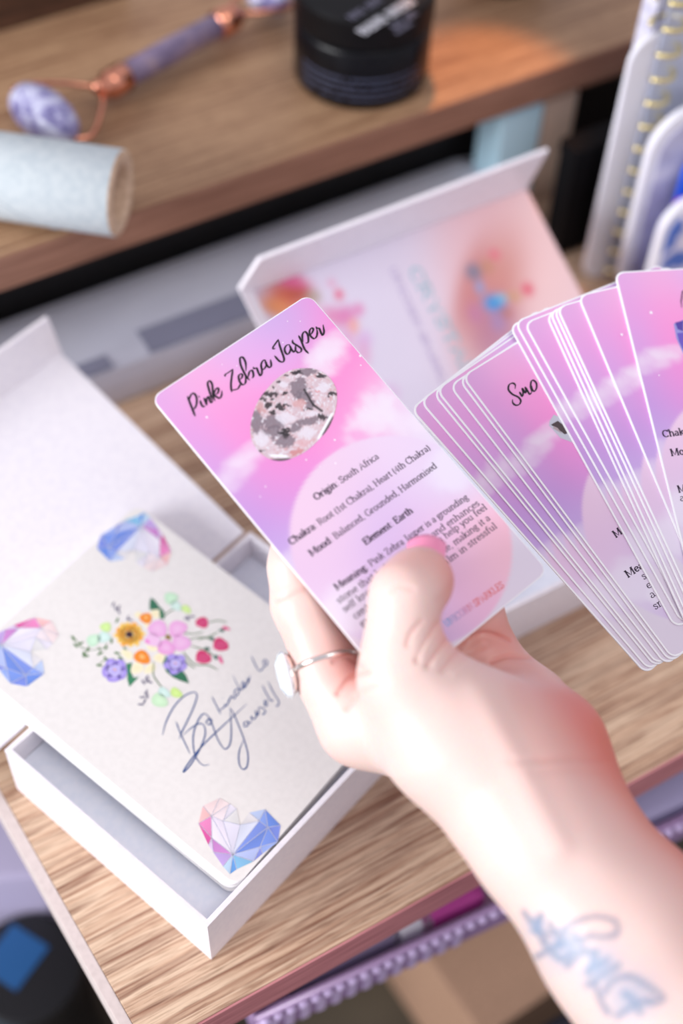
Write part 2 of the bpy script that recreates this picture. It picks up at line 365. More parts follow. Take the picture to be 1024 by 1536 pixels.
def art_cols(V):
    u = V[:, 0] / CW; v = -V[:, 1] / CH
    def field(tab, s):
        w = np.zeros((len(u), 1)); acc = np.zeros((len(u), 3))
        for a, b, *c in tab:
            q = np.exp(-(((u - a) / s) ** 2 + ((v - b) / (s * .55)) ** 2))[:, None] + 1e-9; w += q; acc += q * arr(c)
        return acc / w
    wu = u + (fbm(u * 5, v * 8) - .5) * .12; 
    base = field(ART, .17); inn = field(IN, .19); pale = arr((226, 216, 232))
    n = fbm(u * 7 + 3, v * 12 + 5, 4)
    for a, b, ra, rb, k in CL:
        d = ((u - a) / ra) ** 2 + ((v - b) / rb) ** 2
        q = k * sstep(.75, -.1, d * .42 - (n - .5) * 1.5)[:, None]; base = base * (1 - q) + arr((240, 228, 242)) * q
    x = (u - .52) * CW; y = (v - .70) * CH; R = .0355
    rr = np.hypot(x, y) ; inside = sstep(R + .0006, R - .0006, rr)[:, None]
    low = sstep(.56, .64, v)[:, None]; out = base * (1 - low) + pale * low
    for a, b, ra, rb in ((.10, .76, .13, .07), (.97, .63, .16, .07), (.2, .83, .1, .04)):
        q = .6 * sstep(.8, .2, (((u - a) / ra) ** 2 + ((v - b) / rb) ** 2) * .55 + (n - .5) * .8)[:, None]; inn = inn * (1 - q) + arr((238, 232, 246)) * q
    return out * (1 - inside) + inn * inside
def art_face(parent, nx=44, ny=84, name='printed_face', ins=.00035):
    V, Fc = rounded_grid(CW, CH, .0030, ins, nx, ny, .00004)
    return mk(name, V, Fc, INK, parent, False, art_cols(V))

def card_frame_from(tl, ex, ey):       # ex to the right, ey towards the top of the card
    ez = np.cross(ex, ey); return frame_of(tl, ex, ey, ez)
def to_local(fr):
    inv = np.array(fr.inverted()); o = np.array(fr.translation); n = np.array(fr.col[2][:3])
    def f(px, py):
        p = on(px, py, o, n); q = inv @ np.append(p, 1); return q[0], q[1]
    return f

# held card ---------------------------------------------------------
HR = np.array([[0.72543246, -0.66948388, 0.15980953], [0.68339044, 0.67291809, -0.28312321], [0.0820077, 0.31459907, 0.94567551]])
HO = np.array([-0.06147527, 0.29624678, 0.16573612])
hf = card_frame_from(HO, HR[:, 0], HR[:, 1])
held = slab('oracle_card', CW, CH, .0006, .0035, M_CARDCORE, frame=hf)
tag(held, 'pink and lilac crystal card titled Pink Zebra Jasper, gripped between thumb and fingers', 'card')
art_face(held, 70, 130)
hl = to_local(hf)
tp = Flat()
ZA = lambda x, y: hl(270 + x / 7.877, 520 + y / 7.877)
ZB = lambda x, y: hl(370 + x / 7.877, 470 + y / 7.877)
script_strokes(tp, [
 [(88, 585), (110, 650), (145, 740), (178, 825)], [(112, 625), (125, 575), (152, 552), (188, 585), (196, 660), (175, 725), (140, 748)],
 [(236, 634), (252, 686), (276, 710), (300, 700)], [(218, 580), (230, 606)], [(282, 604), (300, 652), (316, 694)], [(312, 684), (314, 628), (326, 594), (342, 604), (354, 644), (370, 662), (388, 640)],
 [(385, 655), (350, 540), (325, 440), (345, 406), (376, 440), (385, 520), (390, 590), (412, 642)],
 [(398, 600), (408, 530), (436, 490), (455, 510), (442, 552), (408, 575), (440, 600), (470, 610), (490, 570), (493, 520)],
 [(528, 355), (536, 328), (580, 300), (626, 265)], [(624, 266), (606, 380), (600, 460), (608, 540)], [(602, 520), (640, 512), (680, 500), (702, 465), (715, 440)],
 [(700, 395), (727, 370), (735, 335), (713, 324), (690, 352), (702, 412), (735, 450), (765, 438), (775, 400), (768, 330)],
 [(778, 290), (774, 200), (750, 140), (720, 124), (706, 150), (716, 220), (752, 300), (790, 368), (824, 398)],
 [(800, 372), (818, 300), (846, 280), (862, 310), (865, 350), (848, 376)]], ZA, .00074, .00031, (22, 12, 28), axis=(.15, 1))
script_strokes(tp, [
 [(72, 635), (90, 655), (116, 650), (136, 700), (160, 738), (178, 700), (172, 610)],
 [(228, 560), (196, 556), (170, 600), (176, 655), (200, 662), (226, 625), (234, 575)], [(212, 552), (236, 612), (268, 642), (288, 615), (278, 545)],
 [(300, 412), (330, 370), (374, 308)], [(300, 410), (318, 420), (338, 416)], [(372, 310), (390, 390), (425, 490), (440, 545), (425, 576), (385, 566), (350, 530), (326, 500)],
 [(505, 372), (470, 378), (446, 420), (458, 468), (486, 484), (510, 450), (520, 390)], [(498, 366), (530, 432), (558, 458), (574, 430), (574, 380)],
 [(540, 312), (545, 350), (600, 385), (642, 420), (636, 456), (602, 465), (582, 440)],
 [(610, 262), (640, 320), (680, 420), (730, 478)], [(664, 340), (655, 260), (680, 218), (712, 240), (726, 290), (722, 345), (692, 352)],
 [(738, 262), (768, 235), (785, 192), (765, 175), (741, 208), (748, 262), (790, 300), (820, 280), (832, 230), (824, 180)],
 [(815, 158), (830, 178), (855, 182), (876, 232), (896, 260), (911, 220), (900, 136)]], ZB, .00074, .00031, (22, 12, 28), axis=(.15, 1))
for o_ in tp.v: pass
tp.v = [(x, y, .0001) for x, y, z in tp.v]
tp.build('title_lettering', M_BLACKINK, held)['label'] = 'black script title'

fl = Flat()
XH = .00150
def line(s, a, b, bold=0, **k): text(fl, s, hl(*a), hl(*b), XH, bold, z=.0001, **k)
line('Origin: South Africa', (473.8, 751), (569, 687), 7)
line('Chakra: Root (1st Chakra), Heart (4th Chakra)', (436.5, 818), (646, 674), 7)
line('Mood: Balanced, Grounded, Harmonised', (467, 835), (656, 701), 5)
line('Element: Earth', (548, 818), (620, 768), 14)
line('Meaning: Pink Zebra Jasper is a grounding', (505, 886), (703, 748), 8)
line('stone that helps emotions and enhances', (508, 906), (720, 757))
line('self love. Its gentle properties help you feel', (517, 919), (731, 763))
line('centred, grounded and stable, making it a', (533, 929), (736, 779))
line('great stone for staying calm in stressful', (543, 941), (746, 791))
line('situations.', (622, 901), (681, 861))
fl.build('body_text', M_TEXT, held)['label'] = 'small dark serif text'
fl = Flat()
def fade(t):
    a, b, c = np.array((110, 170, 225)), np.array((205, 140, 190)), np.array((232, 110, 110)); 
    return tuple(a + (b - a) * min(1, t / .3)) if t < .3 else tuple(b + (c - b) * min(1, (t - .3) / .2))
def line2(s, a, b): text(fl, s, hl(*a), hl(*b), .00152, 0, colf=fade, z=.0001)
line2('UNICORN SPARKLES', (670, 941), (757, 880))
fl.build('maker_lettering', INK, held)['label'] = 'blue to coral capital lettering'
# stone picture
SB = [(600, 78), (720, 88), (830, 145), (905, 240), (930, 350), (910, 500), (850, 650), (760, 760), (640, 870), (520, 935), (400, 970), (280, 950), (180, 880), (115, 780), (98, 660), (120, 530), (170, 400), (240, 300), (330, 200), (420, 130), (510, 92)]
def stone_mesh(parent):
    cx, cy = 515, 520; bd = catmull(SB + [SB[0]], 8); nr = 70
    P = [(cx, cy)] + [(cx + (b[0] - cx) * k / nr, cy + (b[1] - cy) * k / nr) for k in range(1, nr + 1) for b in bd[:-1]]
    nb = len(bd) - 1; Fc = [(0, 1 + i, 1 + (i + 1) % nb) for i in range(nb)]
    for k in range(nr - 1):
        a = 1 + k * nb; Fc += [(a + i, a + nb + i, a + nb + (i + 1) % nb, a + (i + 1) % nb) for i in range(nb)]
    P = np.array(P); x, y = P[:, 0], P[:, 1]
    wx = x + (fbm(x / 40, y / 40) - .5) * 70; wy = y + (fbm(x / 40 + 50, y / 40 + 9) - .5) * 60
    n1 = fbm(x / 60, y / 60); n2 = fbm(x / 18 + 5, y / 18); n3 = fbm(x / 30 + 9, y / 24 + 3)
    c = arr((206, 186, 196)) * (1 - n1[:, None]) + arr((226, 200, 206)) * n1[:, None]
    def put(col, m): 
        nonlocal c; c = c * (1 - m[:, None]) + arr(col) * m[:, None]
    put((208, 150, 150), .6 * sstep(.55, .72, n3)); put((236, 238, 246), .7 * sstep(.58, .7, n2))
    def blob(cx, cy, rx, ry, col, k=1, rot=0):
        a = math.radians(rot); dx, dy = wx - cx, wy - cy; X_ = dx * math.cos(a) + dy * math.sin(a); Y_ = -dx * math.sin(a) + dy * math.cos(a)
        put(col, k * sstep(1.15, .8, np.hypot(X_ / rx, Y_ / ry) + (n2 - .5) * .9))
    GR = (122, 108, 120)
    for b in ((640, 110, 95, 45), (565, 270, 85, 95), (600, 350, 85, 50), (660, 430, 60, 60), (160, 590, 65, 110), (320, 600, 110, 70), (330, 690, 120, 55), (430, 770, 110, 70), (650, 590, 110, 42), (530, 650, 60, 50)): blob(*b, GR, .85)
    blob(570, 410, 60, 45, (214, 160, 160), .7); blob(190, 470, 40, 50, (206, 150, 150), .7); blob(740, 300, 28, 16, (226, 130, 130), .8); blob(540, 885, 60, 28, (206, 130, 130), .8); blob(610, 800, 70, 40, (222, 170, 176), .6)
    for b in ((430, 560, 90, 55), (200, 760, 80, 70), (690, 520, 80, 20), (800, 260, 70, 45), (640, 700, 80, 50), (420, 240, 50, 30)): blob(*b, (232, 226, 236), .8)
    BK = (22, 16, 24)
    for b in ((540, 125, 55, 20), (440, 152, 28, 12), (372, 215, 24, 14), (322, 262, 14, 12), (778, 160, 48, 20), (888, 328, 42, 20), (280, 330, 85, 24), (430, 325, 36, 16), (270, 440, 30, 34), (310, 510, 45, 16), (375, 455, 45, 26), (450, 440, 40, 10), (315, 378, 22, 10), (790, 548, 55, 30), (430, 705, 62, 38), (440, 660, 40, 16), (205, 868, 38, 10), (680, 480, 40, 12), (215, 380, 35, 18), (300, 250, 26, 10)): blob(*b, BK, .93)
    def seg(a, b, w, col, k=1):
        a, b = np.array(a, float), np.array(b, float); d = b - a; t = np.clip(((x - a[0]) * d[0] + (y - a[1]) * d[1]) / (d @ d), 0, 1)
        put(col, k * sstep(1.2, .7, np.hypot(x - a[0] - d[0] * t, y - a[1] - d[1] * t) / w))
    seg((615, 285), (700, 430), 11, BK, .9); seg((700, 430), (785, 492), 13, BK, .9); seg((300, 965), (470, 955), 14, BK, .85); seg((895, 560), (800, 720), 18, (70, 50, 60), .85)
    seg((882, 518), (750, 755), 13, (246, 250, 255)); seg((300, 918), (440, 925), 13, (246, 250, 255))
    V = [(*hl(360 + p[0] / 6.4, 540 + p[1] / 6.4), .0001) for p in P]
    return mk('stone_picture', V, Fc, INK, parent, False, c)
stone_mesh(held)['label'] = 'printed oval of black, grey and pink stone'
fl = Flat()
for px, py, r in ((310, 626, 1.9), (502, 660, 1.6), (503, 695, 1.6), (459, 690, 1.3), (333, 547, .9), (355, 549, .9), (540, 534, 2.0), (541, 548, 1.2), (330, 720, 1.0), (450, 482, .9), (431, 482, .9), (424, 514, 1.1), (398, 730, 1.1), (390, 745, .9), (480, 700, 1.0)):
    fl = Flat(); fl.blob(hl(px, py), r * .00022, r * .00022, (250, 236, 250), z=.00008, n=10, wob=0); fl.build('printed_star', INK, held)

# fanned deck --------------------------------------------------------
VR, VU = M @ np.array([1., 0, 0]), M @ np.array([0, -1., 0])
FN = unit(M @ np.array([.225, -.34, -1.]))              # deck faces the reader
FP0 = dp(616, 612, .4840)
FAN = [((615, 613), (966, 1009)), ((629, 601), (973, 1006)), ((648, 589), (982, 1001)), ((653, 584), (986, 998)), ((673, 578), (993, 992)), ((687, 569), (999, 987)), ((692, 564), (1003, 982)),
 ((763, 488), (1014, 946)), ((771, 482), (1025, 941)), ((785, 484), (1036, 939)), ((818, 471), (1032, 944)), ((823, 466), (1038, 942)), ((829, 463), (1046, 937)), ((834, 460), (1052, 934)), ((866, 443), (1067, 924)), ((921, 408), (1047, 917))]
names = ['hindmost card of the fan, its upper left corner nearest the jasper card', 'second card in from the left rim of the fan', 'third card in from the left rim of the fan', 'fourth card in from the left rim, close over the third',
 'fifth card in from the left rim of the fan', 'card of the fan lying directly under the one that begins with Smo', 'fan card with black script beginning Smo and a sliver of grey stone',
 'fan card lying over the letters after Smo', 'card just right of the one covering the Smo title', 'card left of the tight bunch in the middle of the fan', 'leftmost card of the tight bunch in the middle of the fan',
 'second card of the tight bunch in the middle of the fan', 'third card of the tight bunch in the middle of the fan', 'rightmost card of the tight bunch in the middle of the fan', 'fan card just under the frontmost purple crystal card', 'frontmost card of the fan, purple crystal printed at its right edge']
face_mesh = None; fan_objs = []
for i, (a, b) in enumerate(FAN):
    p0 = FP0 + FN * (.00068 * i)
    A = on(*a, p0, FN); B = on(*b, p0, FN); ey = unit(A - B); ex = np.cross(ey, FN)
    fr = card_frame_from(A, ex, ey)
    if i == 0:
        c = slab('oracle_card', CW, CH, CT, .0035, M_CARDCORE, frame=fr); fc = art_face(c, 80, 150, ins=.00062)
        proto, pface = c, fc
    else:
        c = proto.copy(); COL.objects.link(c); c.matrix_world = fr
        fc = pface.copy(); COL.objects.link(fc); fc.parent = c
    tag(c, 'pink and lilac ' + names[i] if i not in (15,) else names[i], 'card', 'fanned deck of pink cards'); fan_objs.append((c, fr))
# writing on the Smo card
smo, sfr = fan_objs[6]; sl = to_local(sfr); fl = Flat()
ZS = lambda x, y: sl(750 + x / 9.309, 540 + y / 9.309)
script_strokes(fl, [[(206, 405), (206, 345), (165, 325), (120, 352), (116, 420), (170, 480), (250, 520), (285, 570), (265, 620), (215, 632), (175, 600), (170, 550)],
 [(268, 445), (290, 490), (312, 515)], [(312, 510), (318, 450), (302, 392)], [(303, 390), (335, 440), (355, 468)], [(356, 462), (360, 420), (344, 375)], [(345, 374), (378, 430), (410, 478), (438, 455)],
 [(440, 455), (424, 380), (430, 305), (462, 285), (502, 325), (505, 390), (478, 436), (450, 420), (438, 360)]], ZS, .00078, .00038, (30, 20, 36))
fl.v = [(x, y, .0001) for x, y, z in fl.v]; fl.build('title_lettering', M_BLACKINK, smo)
fl = Flat()
def sline(lc, s, a, b, bold=0): text(fl, s, lc(*a), lc(*b), .00172, bold, z=.0001)
sline(sl, 'Mood: ', (923, 807), (957, 784), 5)
sline(sl, 'Meaning:', (941, 867), (995, 832), 8)
sline(sl, 'soft', (965, 870), (985, 857)); sline(sl, 'ener', (972, 884), (998, 866)); sline(sl, 'and', (977, 898), (1000, 882)); sline(sl, 'smoky', (982, 915), (1024, 888))
fl.build('body_text', M_TEXT, smo)
fl = Flat(); q = lambda x, y: sl(750 + x / 9.309, 540 + y / 9.309)
fl.poly([q(*p) for p in ((745, 765), (690, 850), (680, 915), (740, 980), (840, 1090), (1000, 1150), (1100, 900))], (196, 196, 210), .00008)
fl.poly([q(*p) for p in ((800, 850), (705, 905), (790, 960), (900, 1040), (1000, 1000))], (70, 54, 58), .0001)
fl.poly([q(*p) for p in ((745, 925), (735, 955), (830, 1010), (860, 1030), (800, 950))], (176, 158, 164), .00012)
fl.build('stone_picture', INK, smo)
# writing on the front card
fro, ffr = fan_objs[15]; rl = to_local(ffr); fl = Flat()
sline(rl, 'Chakra: Crown', (994, 656), (1084, 645), 7); sline(rl, 'Mood: Calm', (1006, 684), (1078, 675), 5)
sline(rl, 'Meaning: ', (1017, 739), (1075, 730), 8); sline(rl, 'and', (1020, 752), (1044, 749))
fl.build('body_text', M_TEXT, fro)
fl = Flat()
cr = [(1010, 486), (1024, 480), (1060, 478), (1072, 520), (1064, 560), (1040, 560), (1024, 530), (1014, 508)]
fl.poly([rl(*p) for p in cr], (150, 148, 214), .00006)
for t, c in ((((1012, 484), (1024, 481), (1024, 497), (1016, 494)), (82, 62, 160)), (((1015, 500), (1030, 498), (1032, 525), (1024, 525), (1018, 512)), (104, 84, 190)), (((1024, 481), (1060, 480), (1050, 510), (1030, 500)), (120, 100, 200)), (((1030, 500), (1050, 510), (1060, 555), (1040, 555)), (72, 52, 150))):
    fl.poly([rl(*p) for p in t], c, .00009)
fl.stroke([rl(1022, 462), rl(1021, 452), rl(1023, 438), rl(1030, 430)], .0005, (40, 26, 46), .0001)
fl.build('crystal_picture', INK, fro)['label'] = 'printed purple crystal'
fl = Flat()
for px, py, r in ((976, 469, 2.6), (932, 502, 2.2), (988, 563, 1.2)): fl = Flat(); fl.blob(rl(px, py), r * .00023, r * .00023, (250, 240, 252), z=.00008, n=12, wob=0); fl.build('printed_star', INK, fro)

# ------------------------------------------------------------------ shelving
P0, P1 = lv(199, 1536), lv(32, 1241)
t0 = lv(293, 1536) @ NV
ld = unit(P1 - P0)
corner = P0 + ld * ((t0 - P0 @ NV) / (ld @ NV)); backl = P0 + ld * ((.70 - P0 @ NV) / (ld @ NV))
inv = np.array(EN_FRAME.inverted())
def loc(p): q = inv @ np.append(np.array(p), 1); return q[:3]
TH = .0195
pts = [loc(p) for p in (corner, EN(.62, t0), EN(.62, .70), backl)]
low = empty('wooden_shelf', tuple(corner)); tag(low, 'lower wooden shelf board with streaky oak grain under both open white boxes', 'shelf')
b = mkbm('board', prism_bm(pts, np.array([0, 0, -TH]), .0004), M_WOOD_LOW, frame=EN_FRAME); keep(b, low)
fb = mkbm('edge_band', box_bm(loc(corner)[0] + .0005, .62, t0 - .0009, t0 - .0001, -TH + .0003, -.0004, 0), M_BAND, frame=EN_FRAME); keep(fb, low); fb['label'] = 'brown front edge band with reflected mauve painted in'
sd = np.array([-ld[1], ld[0], 0]); sd = sd if sd[0] < 0 else -sd
ep = [corner + sd * .0042, corner + sd * .0001, backl + sd * .0001, backl + sd * .0042]
es = mkbm('end_strip', prism_bm(ep, np.array([0, 0, -TH]), .0004), M_STRIP); keep(es, low); es['label'] = 'pale end strip'
ZU = .09; tu = lv(0, 385, ZU) @ NV
upb = empty('wooden_shelf', tuple(EN(-.2, tu, ZU))); tag(upb, 'upper wooden shelf board carrying the black jar and the stone roller', 'shelf')
b = mkbm('board', box_bm(-.55, .62, tu, tu + .24, ZU - .018, ZU, .0005), M_WOOD_UP, frame=EN_FRAME); keep(b, upb)
fb = mkbm('edge_band', box_bm(-.55, .62, tu - .0009, tu - .0001, ZU - .0177, ZU - .0003, 0), M_BAND_UP, frame=EN_FRAME); keep(fb, upb); fb['label'] = 'brown front edge band'
M_DARK = fine('shelf_shade_black', (16, 15, 19), (10, 10, 13), (60, 60, 60), .7)  # near-black colour stands for the shade under the upper shelf
tback = lv(885, 372) @ NV
bk = mkbm('wall_back', box_bm(-.55, .62, tu + .038, tu + .046, -.30, ZU - .0182), M_DARK, frame=EN_FRAME); tag(bk, kind='structure')
print('tu', tu, 'tback', tback, 't0', t0, 'grey', lv(190, 607) @ NV)

# room shell
M_FLOOR = fine('dim_floor', (92, 84, 70), (66, 60, 50), (9, 9, 9), .7)
FZ = -.34
o = mkbm('floor', box_bm(-1.6, 1.6, -1.2, 1.6, FZ - .02, FZ), M_FLOOR, frame=EN_FRAME); tag(o, kind='structure')

# ------------------------------------------------------------------ left open box with the cream cards
RZ = .031
dT = unit([.616, .788, 0]); mT = np.array([-.788, .616, 0])
Fc_ = lv(317, 1440, 0)
TL_, TD_ = .133, .102               # along dT, along mT
TF = frame_of(Fc_, dT, mT, UZ)
tray = empty('keepsake_box', tuple(Fc_)); tag(tray, 'open white card box at the left, plain lid folded back, cream cards across it', 'box')
wt = .0021
def tray_mesh(L, D, H, wt, fz):
    bm = bmesh.new()
    box_bm(0, L, 0, wt, 0, H, .0004, bm); box_bm(0, L, D - wt, D, 0, H, .0004, bm)
    box_bm(0, wt, wt - .0002, D - wt + .0002, 0, H, .0004, bm); box_bm(L - wt, L, wt - .0002, D - wt + .0002, 0, H, .0004, bm)
    box_bm(wt, L - wt, wt, D - wt, 0, .002, 0, bm)
    return bm
o = mkbm('tray', tray_mesh(TL_, TD_, RZ, wt, 0), M_BOX, frame=TF); keep(o, tray)
o = mkbm('lining', box_bm(wt + .0003, TL_ - wt - .0003, wt + .0003, TD_ - wt - .0003, .002, .0192, .0003), M_BOXIN, frame=TF); keep(o, tray); o['label'] = 'pale blue-white raised lining'
# lid: hinged on the far side of the tray, rising a little
th = math.radians(6.3)
g = math.cos(th) * mT + math.sin(th) * UZ; ln = np.cross(dT, g); ln = ln if ln[2] > 0 else -ln
Kp = Fc_ + mT * TD_ + UZ * RZ
k0 = on(366, 797, Kp, ln); k1 = on(84, 522, Kp, ln); hd = dT
k0 = k0 + hd * 0
lw = .150
lidp = [k0, k1, k1 - dT * lw, k0 - dT * (lw - .012)]
o = mkbm('lid', prism_bm(lidp, -ln * .0022, .0004), M_BOX); keep(o, tray); o['label'] = 'plain white lid panel folded back'
g2 = unit(math.cos(math.radians(75)) * g + math.sin(math.radians(75)) * ln)
fh = .0185
o = mkbm('lid_flap', prism_bm([k1 - g * .0022, k1 + g2 * fh + dT * -.0002, k1 - dT * lw + g2 * fh, k1 - dT * lw - g * .0022], ln * .0 - g * .0018, .0004), M_BOX); keep(o, tray)

# cream card stack ----------------------------------------------------
sl_ = .011 / .102
B0 = lv(357, 1338, .0295)
sn = unit(UZ - mT * sl_)
Tc = on(205, 757, B0, sn); Tl = on(0, 925, B0, sn); Tr = on(406, 904, B0, sn); La = on(0, 1035, B0, sn); Bb = on(350, 1335, B0, sn)
e1 = unit(Tr - Tc); e2 = unit(Bb - La); e3 = unit(Tl - Tc)
ang = lambda a, b: math.degrees(math.acos(a @ b))
print('stack angles', ang(e1, e2), ang(e1, e3), ang(e2, e3))
ex = unit(e1 + e2); ey = np.cross(sn, ex)      # ex along the long side (T -> R), ey across
ey = -ey if (ey @ (Tc - Tl)) < 0 else ey
wid = abs((Tc - La) @ ey); SW = wid; SH = abs((Bb - Tc) @ ex) + .002
print('stack', SW, SH)
# local frame: origin at T, x = along long side, y = towards L side
sfm = frame_of(Tc, ex, ey, np.cross(ex, ey))
# corner T is the top left when looking with x right and -y down
def wall_len(p):       # how far the card may run before the inner face of the near wall
    return ((p - Fc_) @ mT - wt - .0006) / (-(ex @ mT))
SL = min(wall_len(Tc), wall_len(Tc - ey * SW))
print('stack length', SL)
M_CARDMIX = mat('white_card_stock', (250, 248, 246), .45)
top = slab('affirmation_card', SL, SW, .0008, .0045, M_CREAM, frame=sfm)
tag(top, 'cream card printed with flowers, gem hearts and Be kinder to Yourself', 'card')
cl = to_local(sfm)
cols_e = [M_CARDMIX, M_CARDCORE, M_CREAM]
prev = None
for i in range(7):
    jx, jy = random.uniform(-.0006, .0006), random.uniform(-.0006, .0004)
    T_ = .00105; z = -.0008 - .0001 - i * (T_ + .00012)
    if i == 0:
        c = slab('affirmation_card', SL, SW, T_, .0045, M_CARDMIX, frame=sfm @ Matrix.Translation((-abs(jx), jy, z))); pc = c
    else:
        c = pc.copy(); COL.objects.link(c); c.matrix_world = sfm @ Matrix.Translation((-abs(jx) * 1.5, jy * 2 - .0001 * i, z))
    tag(c, 'plain white edge of a card stacked beneath the cream flower card', 'card', 'cards stacked beneath the flower card')
# prints on the cream card
fz = .00008
ZF = lambda x, y: cl(100 + x / 4.096, 870 + y / 4.096)
k4 = .00052 / 2.2       # metres per zoomed pixel, roughly
def zs(px, py): return ZF(px, py)
fl = Flat(); u = .000063
def B(x, y, rx, ry, col, rot=0, col2=None, z=0, wob=.08): fl.blob(ZF(x, y), rx * u, ry * u, col, rot, fz + z * .000004, 22, col2, wob)
for x, y, rx, ry in ((545, 208, 34, 30), (530, 408, 40, 34), (432, 542, 36, 42), (512, 545, 28, 42), (372, 458, 44, 26), (570, 478, 34, 34), (440, 215, 24, 22), (500, 280, 26, 20)): B(x, y, rx, ry, (250, 244, 214), 0, (248, 236, 190), 1)
def stalk(pts, w, col, z=2): fl.stroke([ZF(*p) for p in catmull(pts, 5)], w * u, col, fz + z * .000004)
for pts in ([(700, 320), (770, 332), (840, 318)], [(740, 368), (830, 352), (900, 372)], [(870, 262), (930, 250), (985, 262)], [(715, 440), (745, 480), (790, 520), (870, 525), (930, 555)], [(930, 320), (880, 345), (800, 370)], [(905, 470), (850, 430), (760, 405)], [(790, 545), (740, 510), (715, 470)], [(535, 500), (532, 580), (560, 630), (590, 665)], [(595, 225), (630, 195), (665, 180)]): stalk(pts, 7, (92, 128, 84))
for pts in ([(20, 345), (60, 372), (80, 405), (120, 425), (165, 432)], [(165, 432), (215, 420), (260, 420)], [(95, 440), (120, 465), (105, 480)], [(195, 520), (240, 490), (300, 485)], [(200, 465), (205, 430), (190, 410)]): stalk(pts, 5, (86, 130, 74))
for x, y, r in ((40, 358, .5), (85, 390, -1.2), (55, 402, .1), (130, 428, 1.1), (105, 455, 1.0), (118, 465, -.6), (205, 452, -1.2), (240, 412, 1.1), (275, 375, .8), (310, 450, -.4), (360, 425, .2), (240, 485, .1), (330, 480, 0), (350, 515, .3), (200, 525, -.5), (310, 248, 1.2)): B(x, y, 20, 7, (84, 128, 70), -r)
for x, y, r in ((285, 150, 1.2), (300, 175, .8), (320, 170, 1.3), (320, 195, .5), (375, 235, 1), (390, 245, -.3), (745, 232, .3), (770, 225, -.6), (735, 240, -.2), (490, 600, 1.4), (470, 628, .3), (510, 628, -.3), (495, 618, 1.5), (487, 690, 1.3), (465, 720, -.8), (478, 745, 1.2), (455, 765, -.6), (495, 712, .8)): B(x, y, 19, 6, (120, 116, 140), -r, z=2)
fl.poly([ZF(*p) for p in ((515, 108), (508, 150), (510, 186), (545, 182), (572, 180), (560, 150), (540, 125))], (52, 116, 88), fz + .000008)
fl.poly([ZF(*p) for p in ((568, 160), (598, 195), (600, 240), (575, 240), (570, 205))], (60, 124, 92), fz + .000008)
fl.poly([ZF(*p) for p in ((365, 515), (402, 508), (392, 560), (410, 600), (444, 596), (410, 630), (385, 658), (372, 610), (372, 575))], (58, 134, 96), fz + .000008)
fl.poly([ZF(*p) for p in ((610, 465), (590, 510), (612, 565), (655, 600), (700, 620), (752, 636), (735, 590), (710, 555), (650, 540))], (48, 116, 84), fz + .000008)
for x, y, rx, ry, c in ((640, 112, 42, 42, (196, 232, 200)), (672, 160, 40, 30, (206, 232, 222)), (733, 180, 36, 24, (206, 236, 150)), (165, 370, 38, 46, (200, 234, 206)), (228, 352, 38, 40, (206, 234, 226)), (240, 290, 34, 32, (204, 236, 150)), (570, 740, 52, 42, (200, 234, 196)), (598, 692, 42, 28, (204, 232, 224)), (672, 694, 40, 28, (204, 236, 140))): B(x, y, rx, ry, c, 0, tuple(min(255, q + 16) for q in c), 3)
for k in range(12):
    a = k * math.pi / 6 + .2; L = 62 if k % 2 else 54
    B(385 + 56 * math.cos(a), 335 + 46 * math.sin(a), L * .72, 20, (252, 214, 110) if k % 3 else (252, 176, 74), -a, (250, 190, 70), 4)
B(385, 335, 24, 22, (74, 40, 44), 0, (46, 26, 40), 6)
for x, y, rx, ry, c in ((560, 300, 60, 56, (238, 176, 228)), (680, 300, 52, 60, (240, 172, 226)), (702, 386, 58, 54, (238, 176, 228)), (610, 416, 54, 48, (236, 158, 220)), (532, 370, 54, 42, (242, 202, 238))): B(x, y, rx, ry, c, 0, (244, 200, 236), 5)
B(495, 378, 18, 12, (240, 140, 215), 0, None, 6); B(622, 352, 20, 15, (168, 140, 70), 0, (110, 84, 46), 7)
for x, y, rx, ry in ((487, 235, 38, 36), (463, 475, 53, 42)): B(x, y, rx, ry, (248, 150, 46), 0, (240, 128, 34), 7); B(x, y - 3, rx * .35, ry * .35, (250, 190, 110), 0, None, 8)
for cx_, cy_, s in ((295, 555, 1.05), (668, 516, .92)):
    for k in range(5):
        a = k * 2 * math.pi / 5 + .4; B(cx_ + 36 * s * math.cos(a), cy_ + 34 * s * math.sin(a), 42 * s, 38 * s, (162, 142, 232), -a, (196, 184, 244), 6)
    B(cx_, cy_, 34 * s, 34 * s, (206, 200, 248), 0, (176, 160, 236), 7); B(cx_, cy_ - 4, 12 * s, 5 * s, (238, 190, 160), .3, None, 8)
for x, y, rx, ry in ((832, 262, 40, 37), (945, 398, 50, 42), (838, 475, 50, 42)):
    B(x, y, rx, ry, (218, 66, 120), 0, (200, 50, 104), 6)
    for j in (-1, 0, 1): B(x + j * rx * .45, y + ry * .1, rx * .22, ry * .75, (230, 96, 146), 0, (208, 60, 112), 7, .02)
B(978, 297, 26, 11, (232, 90, 146), .35, None, 6); B(945, 490, 30, 11, (236, 110, 160), -.5, None, 6)
for x, y, r in ((952, 310, .6), (892, 362, 0), (862, 422, .5), (915, 475, -.6)): B(x, y, 17, 11, (60, 110, 96), r, None, 7)
fl.build('flower_print', INK_MATT, top)['label'] = 'printed spray of yellow, orange, pink, purple and red flowers'
fl = Flat()
ZK = lambda x, y: cl(235 + x / 6.4, 1020 + y / 6.4)
ZJ = lambda x, y: cl(310 + x / 7.877, 970 + y / 7.877)
bw = .00052
